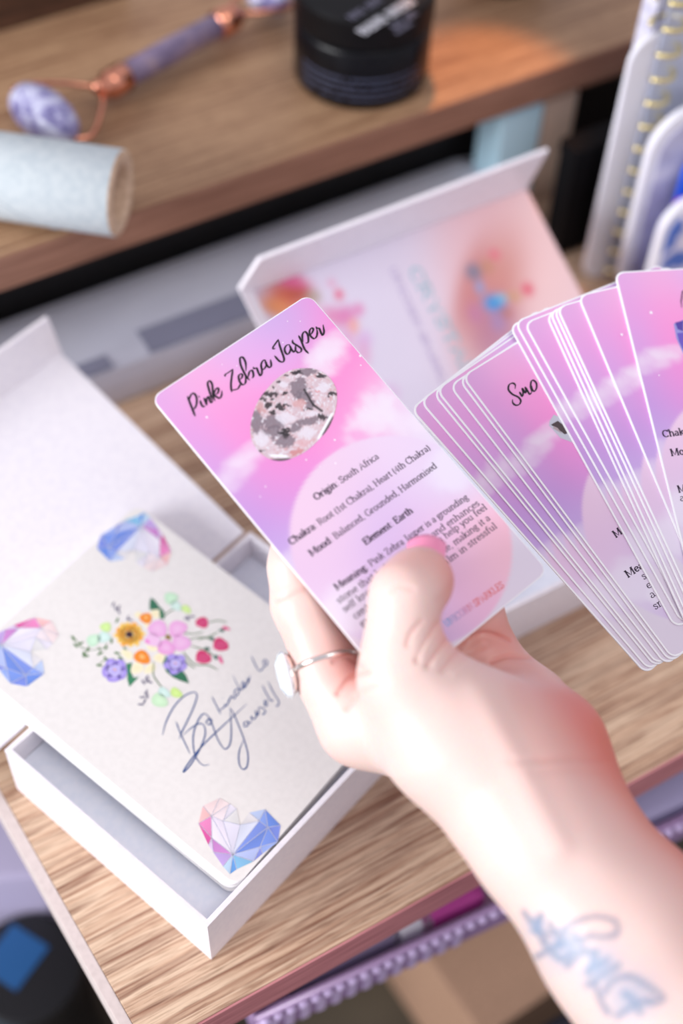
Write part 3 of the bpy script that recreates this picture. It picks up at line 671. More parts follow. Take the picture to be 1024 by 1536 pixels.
script_strokes(fl, [[(55, 530), (90, 400), (170, 250), (270, 150), (360, 118), (385, 160), (350, 270), (290, 400), (240, 500), (215, 565)], [(185, 400), (230, 520), (320, 710)],
 [(250, 530), (320, 470), (390, 425), (440, 425), (465, 480), (455, 560), (400, 690), (320, 820), (258, 885), (270, 850), (340, 750), (430, 640), (550, 520), (700, 380), (860, 235)],
 [(505, 812), (450, 820), (400, 780), (360, 700), (348, 560), (370, 450), (420, 350), (460, 325), (500, 360), (540, 450), (590, 580), (650, 662), (700, 620), (715, 500), (710, 380), (705, 270)],
 [(705, 268), (740, 330), (790, 450), (840, 580), (875, 720), (865, 830), (825, 858), (790, 800), (790, 690), (830, 580)], [(480, 400), (510, 370), (528, 395), (505, 430), (475, 410), (490, 375)]], ZK, bw, .0003, (38, 84, 140))
script_strokes(fl, [[(60, 590), (110, 690), (165, 800)], [(150, 750), (200, 720), (215, 690)], [(212, 672), (222, 700), (240, 690), (268, 610)], [(262, 660), (280, 600), (300, 582), (310, 610), (328, 612), (345, 575)], [(192, 606), (198, 616)],
 [(305, 335), (350, 430), (385, 500), (345, 505), (325, 550), (348, 580), (378, 545), (388, 500), (410, 510), (430, 485), (447, 440), (428, 415), (415, 460), (440, 490), (468, 450), (482, 400), (475, 365)], [(478, 368), (490, 410), (488, 430), (512, 345)],
 [(525, 105), (560, 190), (610, 275), (640, 285), (668, 245), (690, 215)], [(690, 215), (665, 190), (688, 155), (716, 180), (705, 220), (680, 226)],
 [(475, 885), (440, 900), (445, 945), (485, 930), (482, 880), (505, 905), (530, 890)], [(530, 885), (524, 822), (548, 858), (582, 830), (576, 760), (598, 815), (612, 770), (608, 715)], [(608, 720), (650, 722), (692, 762), (668, 802), (650, 790)],
 [(672, 692), (712, 662), (700, 635), (680, 655), (692, 702), (735, 685)], [(655, 455), (700, 550), (758, 640), (785, 625)], [(720, 410), (790, 550), (850, 645), (835, 700), (810, 700)]], ZJ, bw * .85, .00032, (38, 84, 140))
fl.v = [(x, y, fz) for x, y, z in fl.v]
fl.build('script_lettering', M_BLUEINK, top)['label'] = 'blue handwritten words'
# gem hearts
HP = dict(H=(470, 630), T=(440, 830), a=(370, 750), b=(270, 605), c=(220, 530), d=(118, 310), e=(165, 130), f=(335, 50), g=(440, 110), h=(510, 160), i=(545, 325), j=(640, 200), k=(800, 165), l=(960, 330), m=(930, 500), n=(775, 620), o=(680, 700), p=(510, 780), q=(250, 235), r=(255, 460), s=(370, 285), t=(740, 285), u=(830, 350), v=(750, 550))
HT = [('deq', (246, 196, 196)), ('efq', (244, 222, 222)), ('fgq', (244, 226, 226)), ('dqr', (238, 140, 196)), ('drc', (226, 90, 168)), ('qsH', (238, 232, 246)), ('qHr', (240, 236, 248)), ('rHb', (208, 140, 210)), ('rbc', (228, 206, 238)), ('bHa', (196, 168, 228)), ('aHT', (190, 218, 242)), ('THp', (104, 164, 232)), ('pHo', (136, 194, 232)), ('oHv', (184, 198, 242)), ('ovn', (136, 150, 228)), ('nvm', (156, 180, 242)), ('vum', (126, 156, 234)), ('ulm', (126, 146, 228)), ('utk', (140, 168, 238)), ('klu', (110, 146, 228)), ('tuH', (130, 154, 232)), ('uvH', (114, 144, 224)), ('itH', (222, 228, 246)), ('siH', (230, 228, 244)), ('qgs', (242, 230, 234)), ('ghs', (232, 228, 240)), ('his', (228, 228, 228)), ('ijt', (228, 226, 228)), ('jkt', (190, 208, 242))]
hq = {k: np.array(cl(280 + v[0] / 6.83, 1190 + v[1] / 6.83)) for k, v in HP.items()}
for nm, rot, hub in (('near', 0, (349, 1282)), ('top', 180, (212, 790)), ('left', -90, (2, 968)), ('right', 90, (560, 1085))):
    fl = Flat(); hubl = np.array(cl(*hub)); a = math.radians(rot); ca, sa = math.cos(a), math.sin(a)
    tr = lambda k: (hubl[0] + ca * (hq[k] - hq['H'])[0] - sa * (hq[k] - hq['H'])[1], hubl[1] + sa * (hq[k] - hq['H'])[0] + ca * (hq[k] - hq['H'])[1])
    for tri, c in HT:
        i0 = len(fl.v); fl.poly([tr(k) for k in tri], c, fz)
        for j in range(3):
            w = (.88, 1.08, 1.0)[(j + ord(tri[0])) % 3]; fl.c[i0 + j] = tuple(min(1, x * w) for x in lin(c))
    for tri, c in HT:
        for j in range(3):
            if {tri[j], tri[(j + 1) % 3]} & {'H', 'q', 'r', 'u', 'v', 't', 's'}: fl.stroke([tr(tri[j]), tr(tri[(j + 1) % 3])], .00026, (236, 238, 250), fz + .00002, taper=1)
    fl.build('heart_print', INK_MATT, top)['label'] = 'faceted pink and blue gem heart'

# ------------------------------------------------------------------ right box with printed lid
A_ = lv(775, 958, 0); sA, tA = A_ @ EV, A_ @ NV
HB = .027; DB = .100
box2 = empty('keepsake_box', tuple(A_)); tag(box2, 'open white box behind the cards, raised lid printed with pink florals and CRYSTAL', 'box')
BF = frame_of(EN(sA - .036 - .0, tA, 0), EV, NV, UZ)
o = mkbm('tray', tray_mesh(.148, DB, HB, .0021, 0), M_BOX, frame=BF); keep(o, box2)
o = mkbm('lining', box_bm(.0025, .1455, .0025, DB - .0025, .002, .012, .0003), M_BOXIN, frame=BF); keep(o, box2)
th = math.radians(28.5); g = math.cos(th) * NV + math.sin(th) * UZ; ln = unit(np.cross(EV, g))
Hg = EN(0, tA + DB, HB + .0005)
c1 = on(374, 441, Hg, ln); c2 = on(789, 283, Hg, ln)
LLen = ((c1 + c2) / 2 - Hg) @ g
c1 = Hg + EV * ((c1 - Hg) @ EV) + g * LLen; c2 = Hg + EV * ((c2 - Hg) @ EV) + g * LLen
h1, h2 = c1 - g * LLen, c2 - g * LLen + EV * .002
print('lid len', LLen, 'w', np.linalg.norm(c2 - c1), 'crease z', c1[2])
lb = mkbm('lid', prism_bm([h1, c1, c2, h2], -ln * .0022, .0004), M_BOX); keep(lb, box2); lb['label'] = 'raised lid panel'
# print on the lid (watercolour wash as ink samples)
nx, ny = 110, 80; V = []
for j in range(ny):
    for i in range(nx):
        V.append(h1 + (c1 - h1) * (j / (ny - 1)) + (h2 - h1) * (i / (nx - 1)) + ln * .00012 + ((c2 - c1) - (h2 - h1)) * (i / (nx - 1)) * (j / (ny - 1)))
Fq = [(j * nx + i, j * nx + i + 1, (j + 1) * nx + i + 1, (j + 1) * nx + i) for j in range(ny - 1) for i in range(nx - 1)]
V = np.array(V); cc = np.tile(arr((220, 212, 230)), (len(V), 1))
def onlid(px, py): return on(px, py, c1, ln)
def wash(px, py, rx, ry, col, k=.8, rot=0, hard=.5):
    global cc
    p = onlid(px, py); q = onlid(px + 10, py); w = onlid(px, py + 10); ax = unit(q - p); sx = np.linalg.norm(q - p) / 10
    ay = unit(np.cross(ln, ax)); d = V - p; X_ = d @ ax / (rx * sx); Y_ = d @ ay / (ry * sx * 1.15)
    a = math.radians(rot); X2 = X_ * math.cos(a) + Y_ * math.sin(a) if rot == 0 else None
    if rot:
        xx, yy = d @ ax, d @ ay; X_ = (xx * math.cos(a) + yy * math.sin(a)) / (rx * sx); Y_ = (-xx * math.sin(a) + yy * math.cos(a)) / (ry * sx * 1.15)
    m = (k * np.exp(-(X_ ** 2 + Y_ ** 2) ** (1 + hard)))[:, None]; cc = cc * (1 - m) + arr(col) * m
wash(800, 380, 130, 190, (244, 204, 202), .95, 0, .3); wash(720, 380, 70, 110, (230, 182, 188), .6)
wash(735, 450, 48, 95, (206, 132, 118), .85, -22); wash(705, 430, 20, 60, (200, 120, 120), .6, -22); wash(745, 500, 40, 50, (176, 118, 156), .65)
for x, y, rx, ry, c, k in ((741, 455, 17, 12, (60, 150, 214), 1), (752, 447, 10, 6, (120, 190, 220), .8), (710, 408, 13, 12, (104, 124, 150), .8), (719, 431, 8, 9, (140, 160, 205), .8), (791, 434, 10, 9, (226, 84, 110), .85), (741, 382, 9, 8, (230, 110, 130), .7),
 (770, 445, 12, 8, (206, 160, 110), .6), (757, 470, 12, 8, (180, 110, 90), .6), (730, 400, 12, 10, (190, 140, 100), .5), (746, 482, 12, 14, (160, 140, 190), .6), (712, 470, 12, 14, (190, 120, 170), .5)): wash(x, y, rx, ry, c, k)
for x, y, rx, ry, c, k, r in ((430, 445, 38, 24, (196, 84, 50), .95, -20), (415, 462, 28, 14, (226, 140, 80), .9, -20), (448, 436, 24, 12, (176, 74, 46), .9, -20), (432, 418, 34, 12, (214, 84, 140), .85, -18), (470, 445, 12, 9, (170, 160, 140), .7, 0), (508, 442, 8, 8, (226, 90, 130), .85, 0), (497, 425, 8, 7, (226, 170, 200), .7, 0),
 (505, 476, 26, 14, (222, 110, 170), .75, -20), (522, 470, 14, 12, (220, 120, 180), .7, 0), (538, 464, 9, 9, (222, 120, 180), .7, 0), (530, 490, 9, 11, (240, 170, 150), .75, 0), (520, 510, 14, 16, (224, 150, 200), .6, 0), (547, 508, 12, 12, (214, 170, 220), .6, 0), (545, 530, 12, 18, (222, 150, 196), .6, 0), (585, 590, 16, 14, (214, 170, 214), .5, 0)): wash(x, y, rx, ry, c, k, r)
o = mk('printed_lining', V, Fq, INK_MATT, None, False, cc); keep(o, box2); o['label'] = 'lid lining washed with pink and orange watercolour flowers'
# lettering on the lid reads away from the flap
LFR = frame_of(c1, unit(-g), EV, unit(np.cross(-g, EV))); 
def onl(px, py):
    p = onlid(px, py) ; q = np.array(LFR.inverted()) @ np.append(p, 1); return q[0], q[1]
def caps(fl, s, a, b, h, w, col):
    A1, B1 = np.array(onl(*a)), np.array(onl(*b)); text(fl, s, A1, B1, h, len(s), col=col, z=0)
sgn = 1 if LFR.col[2][2] > 0 else -1
fl = Flat(); caps(fl, 'CRYSTALS', (611, 404), (711, 590), .0042, 1, (160, 196, 208)); fl.v = [(x, y, .00022 * sgn) for x, y, z in fl.v]
o = fl.build('lid_lettering', mat('pale_teal_ink', (160, 196, 208), .5), None, LFR); keep(o, box2); o['label'] = 'pale teal capital letters'
fl = Flat(); caps(fl, 'UNICORN SPARKLES', (583, 402), (672, 600), .0021, 1, (186, 170, 208)); fl.v = [(x, y, .00022 * sgn) for x, y, z in fl.v]
o = fl.build('small_lettering', mat('pale_mauve_ink', (186, 170, 208), .5), None, LFR); keep(o, box2)
# flap standing along the far edge of the lid
g3 = unit(math.cos(math.radians(82)) * g + math.sin(math.radians(82)) * ln)
def raise_to(base, px, py):       # point above the crease in the flap plane
    return on(px, py, base, unit(np.cross(EV, g3)))
f1, f2 = raise_to(c1, 390, 390), raise_to(c2, 823, 226)
fn = unit(np.cross(EV, g3)); fn = fn if fn @ NV > 0 else -fn
c1b = on(359, 437, c1, fn)
o = mkbm('lid_flap', prism_bm([c1, c1b, f1, f2, c2], fn * .0020, .0004), M_BOX); keep(o, box2)
# narrow side wall of the lid on the left
s2 = on(392, 508, c1, ln)
o = mkbm('lid_side', prism_bm([c1b, c1 + EV * .002, h1 + EV * .002, h1 - EV * .003 + UZ * .003], -fn * .0 + UZ * .0012, .0003), M_BOX); keep(o, box2)

# ------------------------------------------------------------------ things behind
tg = lv(190, 607) @ NV
M_GREYW = fine('white_plastic', (206, 208, 222), (198, 200, 216), (20, 20, 20), .35)
gb = empty('storage_box', tuple(EN(0, tg, 0))); tag(gb, 'long low white storage box under the upper shelf, behind both open boxes', 'box')
GH = .025
o = mkbm('body', box_bm(-.34, .375, tg, tg + .056, .0002, GH, .009), M_GREYW, frame=EN_FRAME); keep(o, gb)
M_GP = mat('grey_print', (136, 138, 160), .5)
def panel(px0, py0, px1, py1, z=GH):
    a, b = lv(px0, py0, z), lv(px1, py1, z); return a @ EV, b @ EV, a @ NV, b @ NV
for i, (pa0, pb0, pa1, pb1) in enumerate(((250, 565, 420, 480), (140, 592, 185, 572))):
    A1, B1 = lv(pa0, pb0, GH), lv(pa1, pb1, GH)
    y0 = max(A1 @ NV, tg + .002); y1 = y0 + (.016 if i == 0 else .009)
    o = mkbm('printed_panel', box_bm(A1 @ EV, B1 @ EV, y0, y1, GH, GH + .0003), M_GP, frame=EN_FRAME); keep(o, gb); o['label'] = 'grey printed panel'
# small packets further right under the upper shelf
def packet(name, label, cat, pxl, pxr, py, t, h, dth, col, parts=None):
    sL = None
    # base point on the shelf at depth t
    def s_at(px):
        lo, hi = -.6, .8
        for _ in range(50):
            mid = (lo + hi) / 2
            if proj(EN(mid, t, h * .6))[0] < px: lo = mid
            else: hi = mid
        return lo
    s0, s1 = s_at(pxl), s_at(pxr)
    root = empty(name, tuple(EN(s0, t, 0))); tag(root, label, cat)
    o = mkbm('carton', box_bm(s0, s1, t, t + dth, .0002, h, .0012), mat(name + '_board', col, .5), frame=EN_FRAME); keep(o, root)
    o = mkbm('carton_flap', box_bm(s0 + .001, s1 - .001, t + .001, t + dth - .001, h, h + .0008, .0003), mat(name + '_flap', tuple(int(c * .92) for c in col), .5), frame=EN_FRAME); keep(o, root)
packet('carton', 'pale blue carton standing under the upper shelf beside the dark gap', 'box', 746, 806, 200, tu + .003, .0665, .02, (196, 234, 250))
packet('carton', 'slim beige carton standing right of the pale blue one under the upper shelf', 'box', 808, 856, 240, tu + .0035, .067, .02, (214, 190, 172))
tb_ = .4135; sb_ = loc(on(850, 300, EN(0, tb_), NV))[0]
bb = empty('storage_box', tuple(EN(sb_, tb_, 0))); tag(bb, 'black box in the dark gap below the upper shelf, just left of the tall notebook', 'box')
M_BLK = mat('black_board', (6, 6, 9), .7); bs(M_BLK).inputs['Specular IOR Level'].default_value = .15
o = mkbm('box_body', box_bm(sb_, .60, tb_, tb_ + .012, .0002, .060, .0015), M_BLK, frame=EN_FRAME); keep(o, bb)
o = mkbm('box_lid', box_bm(sb_ - .0006, .6006, tb_ - .0006, tb_ + .0126, .060, .068, .0015), M_BLK, frame=EN_FRAME); keep(o, bb)

# jar on the upper shelf ----------------------------------------------
jb = lv(541, 106, ZU); jr = .0322
jar = empty('cosmetic_jar', tuple(jb)); tag(jar, 'round black glossy jar with white lid lettering on the upper shelf', 'jar')
M_JAR = mat('black_glass', (5, 6, 12), .3); bs(M_JAR).inputs['Specular IOR Level'].default_value = .25
o = mkbm('jar_body', lathe_bm([(jr - .003, 0), (jr - .0008, .0008), (jr, .003), (jr, .029), (jr - .001, .031), (jr - .004, .032)], 64, jb), M_JAR, smooth=True); keep(o, jar)
M_LID = fine('black_cap', (9, 9, 13), (6, 6, 9), rough=.45); bs(M_LID).inputs['Specular IOR Level'].default_value = .2
prof = [(jr - .004, .0315), (jr + .0004, .033), (jr + .0006, .046), (jr - .0008, .0475), (.0, .0477)]
o = mkbm('jar_lid', lathe_bm(prof, 64, jb), M_LID, smooth=False); keep(o, jar)
JF = frame_of(jb + UZ * .0479, EV, NV, UZ); M_WINK = mat('white_ink', (214, 214, 224), .5)
def topframe(px, py, z, slope):
    p = lv(px, py, z); q = lv(px + 20, py + 20 * slope, z); e = unit(q - p); return frame_of(p, e, np.cross(UZ, e), UZ)
jz = ZU + .0479
def letter_row(px, py, n, h, m, slope=-.64, pitch=.0021):
    bm = bmesh.new()          # rows too small and soft to read: upright letter strokes
    for k in range(n):
        x = (k - n / 2) * pitch
        if n > 8 and k == n // 2: continue
        box_bm(x, x + pitch * .45, -h / 2, h / 2, 0, .00008, 0, bm)
        if k % 3 != 1: box_bm(x, x + pitch * .85, -h / 2 + (h * .8 if k % 2 else 0), -h / 2 + (h if k % 2 else h * .2), 0, .00008, 0, bm)
    o = mkbm('lid_lettering', bm, m, frame=topframe(px, py, jz, slope)); keep(o, jar)
M_DINK = mat('dim_white_ink', (110, 108, 128), .5)
letter_row(580, 24, 17, .0058, M_WINK)
letter_row(548, 12, 9, .0042, M_DINK, pitch=.0024)
letter_row(606, 30, 9, .0034, M_DINK, pitch=.0018)
letter_row(606, 42, 7, .0022, M_DINK, pitch=.0016)
# label lines wrapped round the body
bm = bmesh.new()
vd = unit(np.array([-jb[0], -jb[1], 0])); va = math.atan2(vd[1], vd[0])
for k, z in enumerate((.006, .0095, .013, .0165)):
    for q in range(46):
        if random.random() < .12: continue
        a0 = va + (-1.0 + q * 2.0 / 46); a1 = a0 + .038; R = jr + .0001
        vs = [bm.verts.new((jb[0] + R * math.cos(a), jb[1] + R * math.sin(a), jb[2] + zz)) for a, zz in ((a0, z), (a1, z), (a1, z + .0011), (a0, z + .0011))]; bm.faces.new(vs)
o = mkbm('label_text', bm, mat('grey_ink', (74, 80, 104), .5)); keep(o, jar)
# second jar just peeping in at the top
j2 = lv(752, -42, ZU)
jar2 = empty('cosmetic_jar', tuple(j2)); tag(jar2, 'black jar at the top edge of the photo, its foot alone in view', 'jar')
o = mkbm('jar_body', lathe_bm([(.020, 0), (.0235, .001), (.0245, .004), (.0245, .04), (.022, .042)], 48, j2), M_JAR, smooth=True); keep(o, jar2)
o = mkbm('jar_lid', lathe_bm([(.0235, .042), (.025, .043), (.025, .058), (.024, .06), (0, .0602)], 48, j2), M_LID); keep(o, jar2)
# dark wooden box at the top left
a, b_ = lv(-60, 66, ZU), lv(160, 2, ZU); dd = unit(b_ - a); nn = np.array([-dd[1], dd[0], 0])
wb = empty('wooden_crate', tuple(a)); tag(wb, 'dark brown wooden crate at the back left of the upper shelf', 'box')
WF = frame_of(a, dd, nn, UZ); LB = np.linalg.norm(b_ - a) + .012
M_DW = wood('dark_walnut', (92, 62, 46), (70, 46, 34), (50, 32, 24))
bm = bmesh.new(); box_bm(-.1, LB, 0, .006, .0, .05, .0006, bm); box_bm(-.1, LB, .06, .066, 0, .05, .0006, bm); box_bm(LB - .006, LB, .006, .06, 0, .05, .0006, bm); box_bm(-.1, LB - .006, .006, .06, 0, .004, 0, bm)
o = mkbm('crate_wall', bm, M_DW, frame=WF); keep(o, wb)
o = mkbm('crate_rim', box_bm(-.1, LB + .002, -.002, .068, .05, .054, .0006), M_DW, frame=WF); keep(o, wb)

# stone roller ----------------------------------------------------------
M_LIL = mat('lilac_stone', (150, 146, 190), .25); nz = noise_tex(M_LIL, 1, (90, 90, 90), 5, 1.2)
r_ = ramp(M_LIL, nz.outputs[0], [(.3, (96, 92, 140)), (.48, (146, 142, 190)), (.62, (206, 208, 232)), (.75, (232, 232, 246))]); link(M_LIL, r_.outputs[0], bs(M_LIL).inputs['Base Color'])
M_MAU = mat('mauve_stone', (120, 104, 130), .3); nz = noise_tex(M_MAU, 1, (70, 70, 70), 4, .8)
r_ = ramp(M_MAU, nz.outputs[0], [(.35, (94, 82, 116)), (.55, (132, 116, 142)), (.72, (160, 136, 140))]); link(M_MAU, r_.outputs[0], bs(M_MAU).inputs['Base Color'])
M_COP = mat('rose_gold', (232, 158, 130), .18, 1.0)
rz = ZU + .012
ra, rb = lv(158, 130, rz), lv(352, 24, rz); ax = unit(rb - ra); Lr = np.linalg.norm(rb - ra)
side = np.array([-ax[1], ax[0], 0])
roll = empty('stone_roller', tuple(lv(250, 80, ZU))); tag(roll, 'lilac stone facial roller with copper forks lying on the upper shelf', 'roller')
def lathe_on(prof, o_, d_, m, name, sm=True, seg=32, sx=1, sy=1):
    d_ = unit(d_); u_ = unit(np.cross(d_, UZ)) if abs(d_[2]) < .95 else np.array([1., 0, 0]); w_ = np.cross(d_, u_)
    o = mkbm(name, lathe_bm(prof, seg, o_, u_, w_, d_, sx=sx, sy=sy), m, smooth=sm); keep(o, roll); return o
lathe_on([(.0045, .008), (.0058, .012), (.0062, Lr * .5), (.0058, Lr - .012), (.0045, Lr - .008)], ra, ax, M_MAU, 'handle')
for p, d in ((ra, ax), (rb, -ax)):
    lathe_on([(.0030, -.004), (.0045, -.003), (.0045, .0), (.0064, .001), (.0068, .004), (.0068, .012), (.0055, .0125)], p, d, M_COP, 'ferrule')
def fork(p, d, half, reach, tipdrop, lift=0):
    bar = unit(np.cross(UZ, d)); c = p - d * .003
    A1, B1 = c + bar * half, c - bar * half
    pts = catmull([A1 - d * reach, A1 - d * reach * .55, A1 * .75 + c * .25 - d * .004, c, B1 * .75 + c * .25 - d * .004, B1 - d * reach * .55, B1 - d * reach], 6)
    o = mkbm('fork', tube_bm(pts, .0011, 10), M_COP, smooth=True); keep(o, roll)
    for e in (A1 - d * reach, B1 - d * reach):
        bm = bmesh.new(); bmesh.ops.create_uvsphere(bm, u_segments=16, v_segments=10, radius=.0024, matrix=Matrix.Translation(tuple(e))); o = mkbm('fork_knob', bm, M_COP, smooth=True); keep(o, roll)
    return (A1 + B1) / 2 - d * reach, bar
# big oval stone: centre seen at (62,168)
big_c = lv(66, 172, rz); 
bigdir = unit(lv(118, 214, rz) - lv(8, 128, rz)); 
dfor = unit(ra - big_c - UZ * 0)
# fork built to hold the oval stone across bigdir
hl_ = .0235
E1, E2 = big_c - bigdir * hl_, big_c + bigdir * hl_
pts = catmull([E1, E1 + dfor * .006 - bigdir * .001, (E1 + ra) / 2 + dfor * .002 + UZ * .002, ra - ax * .003 - bigdir * .002, ra - ax * .001], 7)
o = mkbm('fork', tube_bm(pts, .0012, 10), M_COP, smooth=True); keep(o, roll)
pts = catmull([E2, E2 + dfor * .008 + bigdir * .0012, (E2 + ra) / 2 + dfor * .006, ra - ax * .003 + bigdir * .002, ra - ax * .001], 7)
o = mkbm('fork', tube_bm(pts, .0012, 10), M_COP, smooth=True); keep(o, roll)
bm = bmesh.new(); bmesh.ops.create_uvsphere(bm, u_segments=20, v_segments=12, radius=.0035, matrix=Matrix.Translation(tuple(ra - ax * .004 + UZ * .002))); o = mkbm('fork_knob', bm, M_COP, smooth=True); keep(o, roll)
lathe_on([(.0, -.0205), (.004, -.0198), (.0078, -.016), (.0105, -.009), (.0115, 0), (.0105, .009), (.0078, .016), (.004, .0198), (0, .0205)], big_c, bigdir, M_LIL, 'roller_stone', seg=40)['label'] = 'large oval lilac stone'
sm_c = lv(404, -2, rz); smd = unit(lv(440, 22, rz) - lv(378, 12, rz))
E1, E2 = sm_c - smd * .0125 , sm_c + smd * .0125
for E_ in (E1, E2):
    pts = catmull([E_, E_ - (sm_c - rb) * .15 + (E_ - sm_c) * .15, (E_ + rb) / 2 + (E_ - sm_c) * .2 + unit(rb - sm_c) * .002, rb + ax * .003], 7)
    o = mkbm('fork', tube_bm(pts, .0012, 10), M_COP, smooth=True); keep(o, roll)
lathe_on([(0, -.0105), (.004, -.010), (.0068, -.006), (.0076, 0), (.0068, .006), (.004, .010), (0, .0105)], sm_c, smd, M_LIL, 'roller_stone', seg=32)['label'] = 'small lilac stone'

# pale felt-like tube -------------------------------------------------------
tr_ = .0182
M_TUBE = fine('pale_wrap', (206, 216, 220), (194, 206, 212), (300, 300, 300), .8, .3)
M_KRAFT = fine('kraft_board', (214, 186, 160), (190, 160, 134), (300, 300, 300), .85, .2)
te = lv(180, 290, ZU + tr_); ts = lv(-120, 246, ZU + tr_); td = unit(te - ts)
tube = empty('cardboard_tube', tuple(te - UZ * tr_)); tag(tube, 'pale blue-white wrapped cardboard tube lying at the front of the upper shelf', 'tube')
u_ = unit(np.cross(td, UZ)); w_ = np.cross(td, u_); Lt = np.linalg.norm(te - ts)
o = mkbm('tube_wrap', lathe_bm([(tr_, 0), (tr_, Lt - .0005), (tr_ - .0006, Lt)], 56, ts, u_, w_, td, caps=False), M_TUBE, smooth=True); keep(o, tube)
bm = bmesh.new(); rings = []
for R, h in ((tr_ - .0005, Lt - .01), (tr_ - .0004, Lt + .0004), (tr_ - .0018, Lt + .001), (tr_ - .0056, Lt + .0008), (tr_ - .0064, Lt - .001), (tr_ - .0064, Lt - .07)):
    rings.append([bm.verts.new(tuple(ts + td * h + u_ * R * math.cos(2 * math.pi * k / 56) + w_ * R * math.sin(2 * math.pi * k / 56))) for k in range(56)])
for a, b in zip(rings, rings[1:]):
    for k in range(56): bm.faces.new((a[k], a[(k + 1) % 56], b[(k + 1) % 56], b[k]))
bm.faces.new(rings[-1])
o = mkbm('tube_core', bm, M_KRAFT, smooth=True); keep(o, tube); o['label'] = 'brown cardboard rim and hollow'
# seam spiralling over the wrap
pts = [ts + td * (Lt - .075 + .05 * k / 20) + tr_ * 1.004 * (u_ * math.cos(-1.4 + 2.2 * k / 20) + w_ * math.sin(-1.4 + 2.2 * k / 20)) for k in range(21)]
o = mkbm('seam', tube_bm(pts, .00025, 6), mat('seam_shadow', (176, 188, 196), .8)); keep(o, tube)

# ------------------------------------------------------------------ upright things at the right
def height_at(base, py):
    lo, hi = 0, .6
    for _ in range(50):
        m_ = (lo + hi) / 2
        if proj(base + UZ * m_)[1] > py: lo = m_
        else: hi = m_
    return lo
def rrect(W, H, r, n=8, corners=(1, 1, 1, 1)):
    out = []
    for (x, y, a0), on_ in zip(((W - r, H - r, 0), (r, H - r, 90), (r, r, 180), (W - r, r, 270)), corners):
        for k in range(n + 1): a = math.radians(a0 + 90 * k / n); out.append((x + r * math.cos(a), y + r * math.sin(a)))
    return out
def upright(name, base, ang, W, H, T, r, m, parent=None, off=0., z0=0.):
    e = EV * math.cos(ang) + NV * math.sin(ang); nrm = np.cross(e, UZ)   # towards the viewer
    pts = [base + e * x + UZ * (y + z0) + nrm * off for x, y in rrect(W, H, r)]
    o = mkbm(name, prism_bm(pts, -nrm * T, min(.0005, T * .3)), m)
    if parent: keep(o, parent)
    return o
M_CLEAR = mat('clear_plastic', (226, 232, 250), .12); bs(M_CLEAR).inputs['Transmission Weight'].default_value = .55; bs(M_CLEAR).inputs['IOR'].default_value = 1.3
M_PAGE = fine('page_block', (222, 222, 238), (200, 200, 224), (20, 20, 300), .5)
M_LILP = mat('patterned_lilac', (170, 170, 206), .45); nz = noise_tex(M_LILP, 1, (55, 55, 55), 3, .6)
r_ = ramp(M_LILP, nz.outputs[0], [(.34, (120, 116, 150)), (.42, (178, 176, 206)), (.6, (198, 198, 224)), (.72, (224, 222, 238))]); link(M_LILP, r_.outputs[0], bs(M_LILP).inputs['Base Color'])
M_WP = mat('white_border', (236, 236, 246), .35)
M_GOLD = mat('brass_wire', (238, 222, 160), .22, .9)
b1 = lv(872, 424, 0); H1 = height_at(b1, 62)
print('upright base t', b1 @ NV, 'H1', H1)
nb = empty('spiral_notebook', tuple(b1)); tag(nb, 'tall clear-covered spiral notebook with gold coils standing at the right', 'notebook')
an = math.radians(-4)
upright('back_cover', b1, an, .14, H1, .0025, .012, M_WP, nb)
b1b = b1 + EV * .006 + NV * .006
upright('page_block', b1 + EV * .012 , an, .13, .345, .010, .004, M_PAGE, nb, off=-.004)
upright('front_cover', b1 + EV * .0125, an, .13, .34, .0012, .006, M_CLEAR, nb, off=.0035)
en = EV * math.cos(an) + NV * math.sin(an); nr = np.cross(en, UZ)
for k in range(24):
    z = .010 + k * .0125; c = b1 + en * .0145 + UZ * z + nr * .002
    pts = [c + en * (.0076 * math.cos(a)) + nr * (.0076 * math.sin(a)) + UZ * (.0016 * a / math.pi) for a in np.linspace(-2.6, 2.6, 15)]
    o = mkbm('coil', tube_bm(pts, .0012, 8), M_GOLD, smooth=True); keep(o, nb)
b2 = lv(927, 437, 0) ; b2 = EN(b2 @ EV, b1 @ NV - .016, 0)
# slide along the shelf so that its left edge starts where the photograph shows it
def s_for(px, t, z):
    lo, hi = -.3, .6
    for _ in range(50):
        m_ = (lo + hi) / 2
        if proj(EN(m_, t, z))[0] < px: lo = m_
        else: hi = m_
    return lo
t2 = b1 @ NV - .018; b2 = EN(s_for(931, t2, .02), t2, 0); H2 = height_at(b2, 180)
pk = empty('sticker_pad', tuple(b2)); tag(pk, 'lilac patterned pad with a wide pale rounded border in front of the spiral notebook', 'pad')
upright('backing', b2, an, .12, H2, .004, .020, M_WP, pk)
upright('patterned_sheet', b2 + en * .0055, an, .11, H2 - .006, .0006, .016, M_LILP, pk, off=.0007)
t3 = t2 - .020; b3 = EN(s_for(966, t3, .02), t3, 0); H3 = height_at(b3, 312)
pk2 = empty('sticker_pad', tuple(b3)); tag(pk2, 'small white rounded pad printed with blue specks, nearest the fanned cards', 'pad')
upright('backing', b3, an, .10, H3, .004, .016, M_WP, pk2)
M_SPK = mat('blue_specks', (226, 222, 240), .45); nz = noise_tex(M_SPK, 1, (60, 60, 60), 2, .4)
r_ = ramp(M_SPK, nz.outputs[0], [(.40, (70, 110, 196)), (.46, (206, 208, 238)), (.66, (240, 232, 240)), (.74, (120, 170, 220))]); link(M_SPK, r_.outputs[0], bs(M_SPK).inputs['Base Color'])
upright('patterned_sheet', b3 + en * .004, an, .09, H3 - .006, .0006, .012, M_SPK, pk2, off=.0007)
t4 = t2 - .009; b4 = EN(s_for(1012, t4, .06), t4, 0)
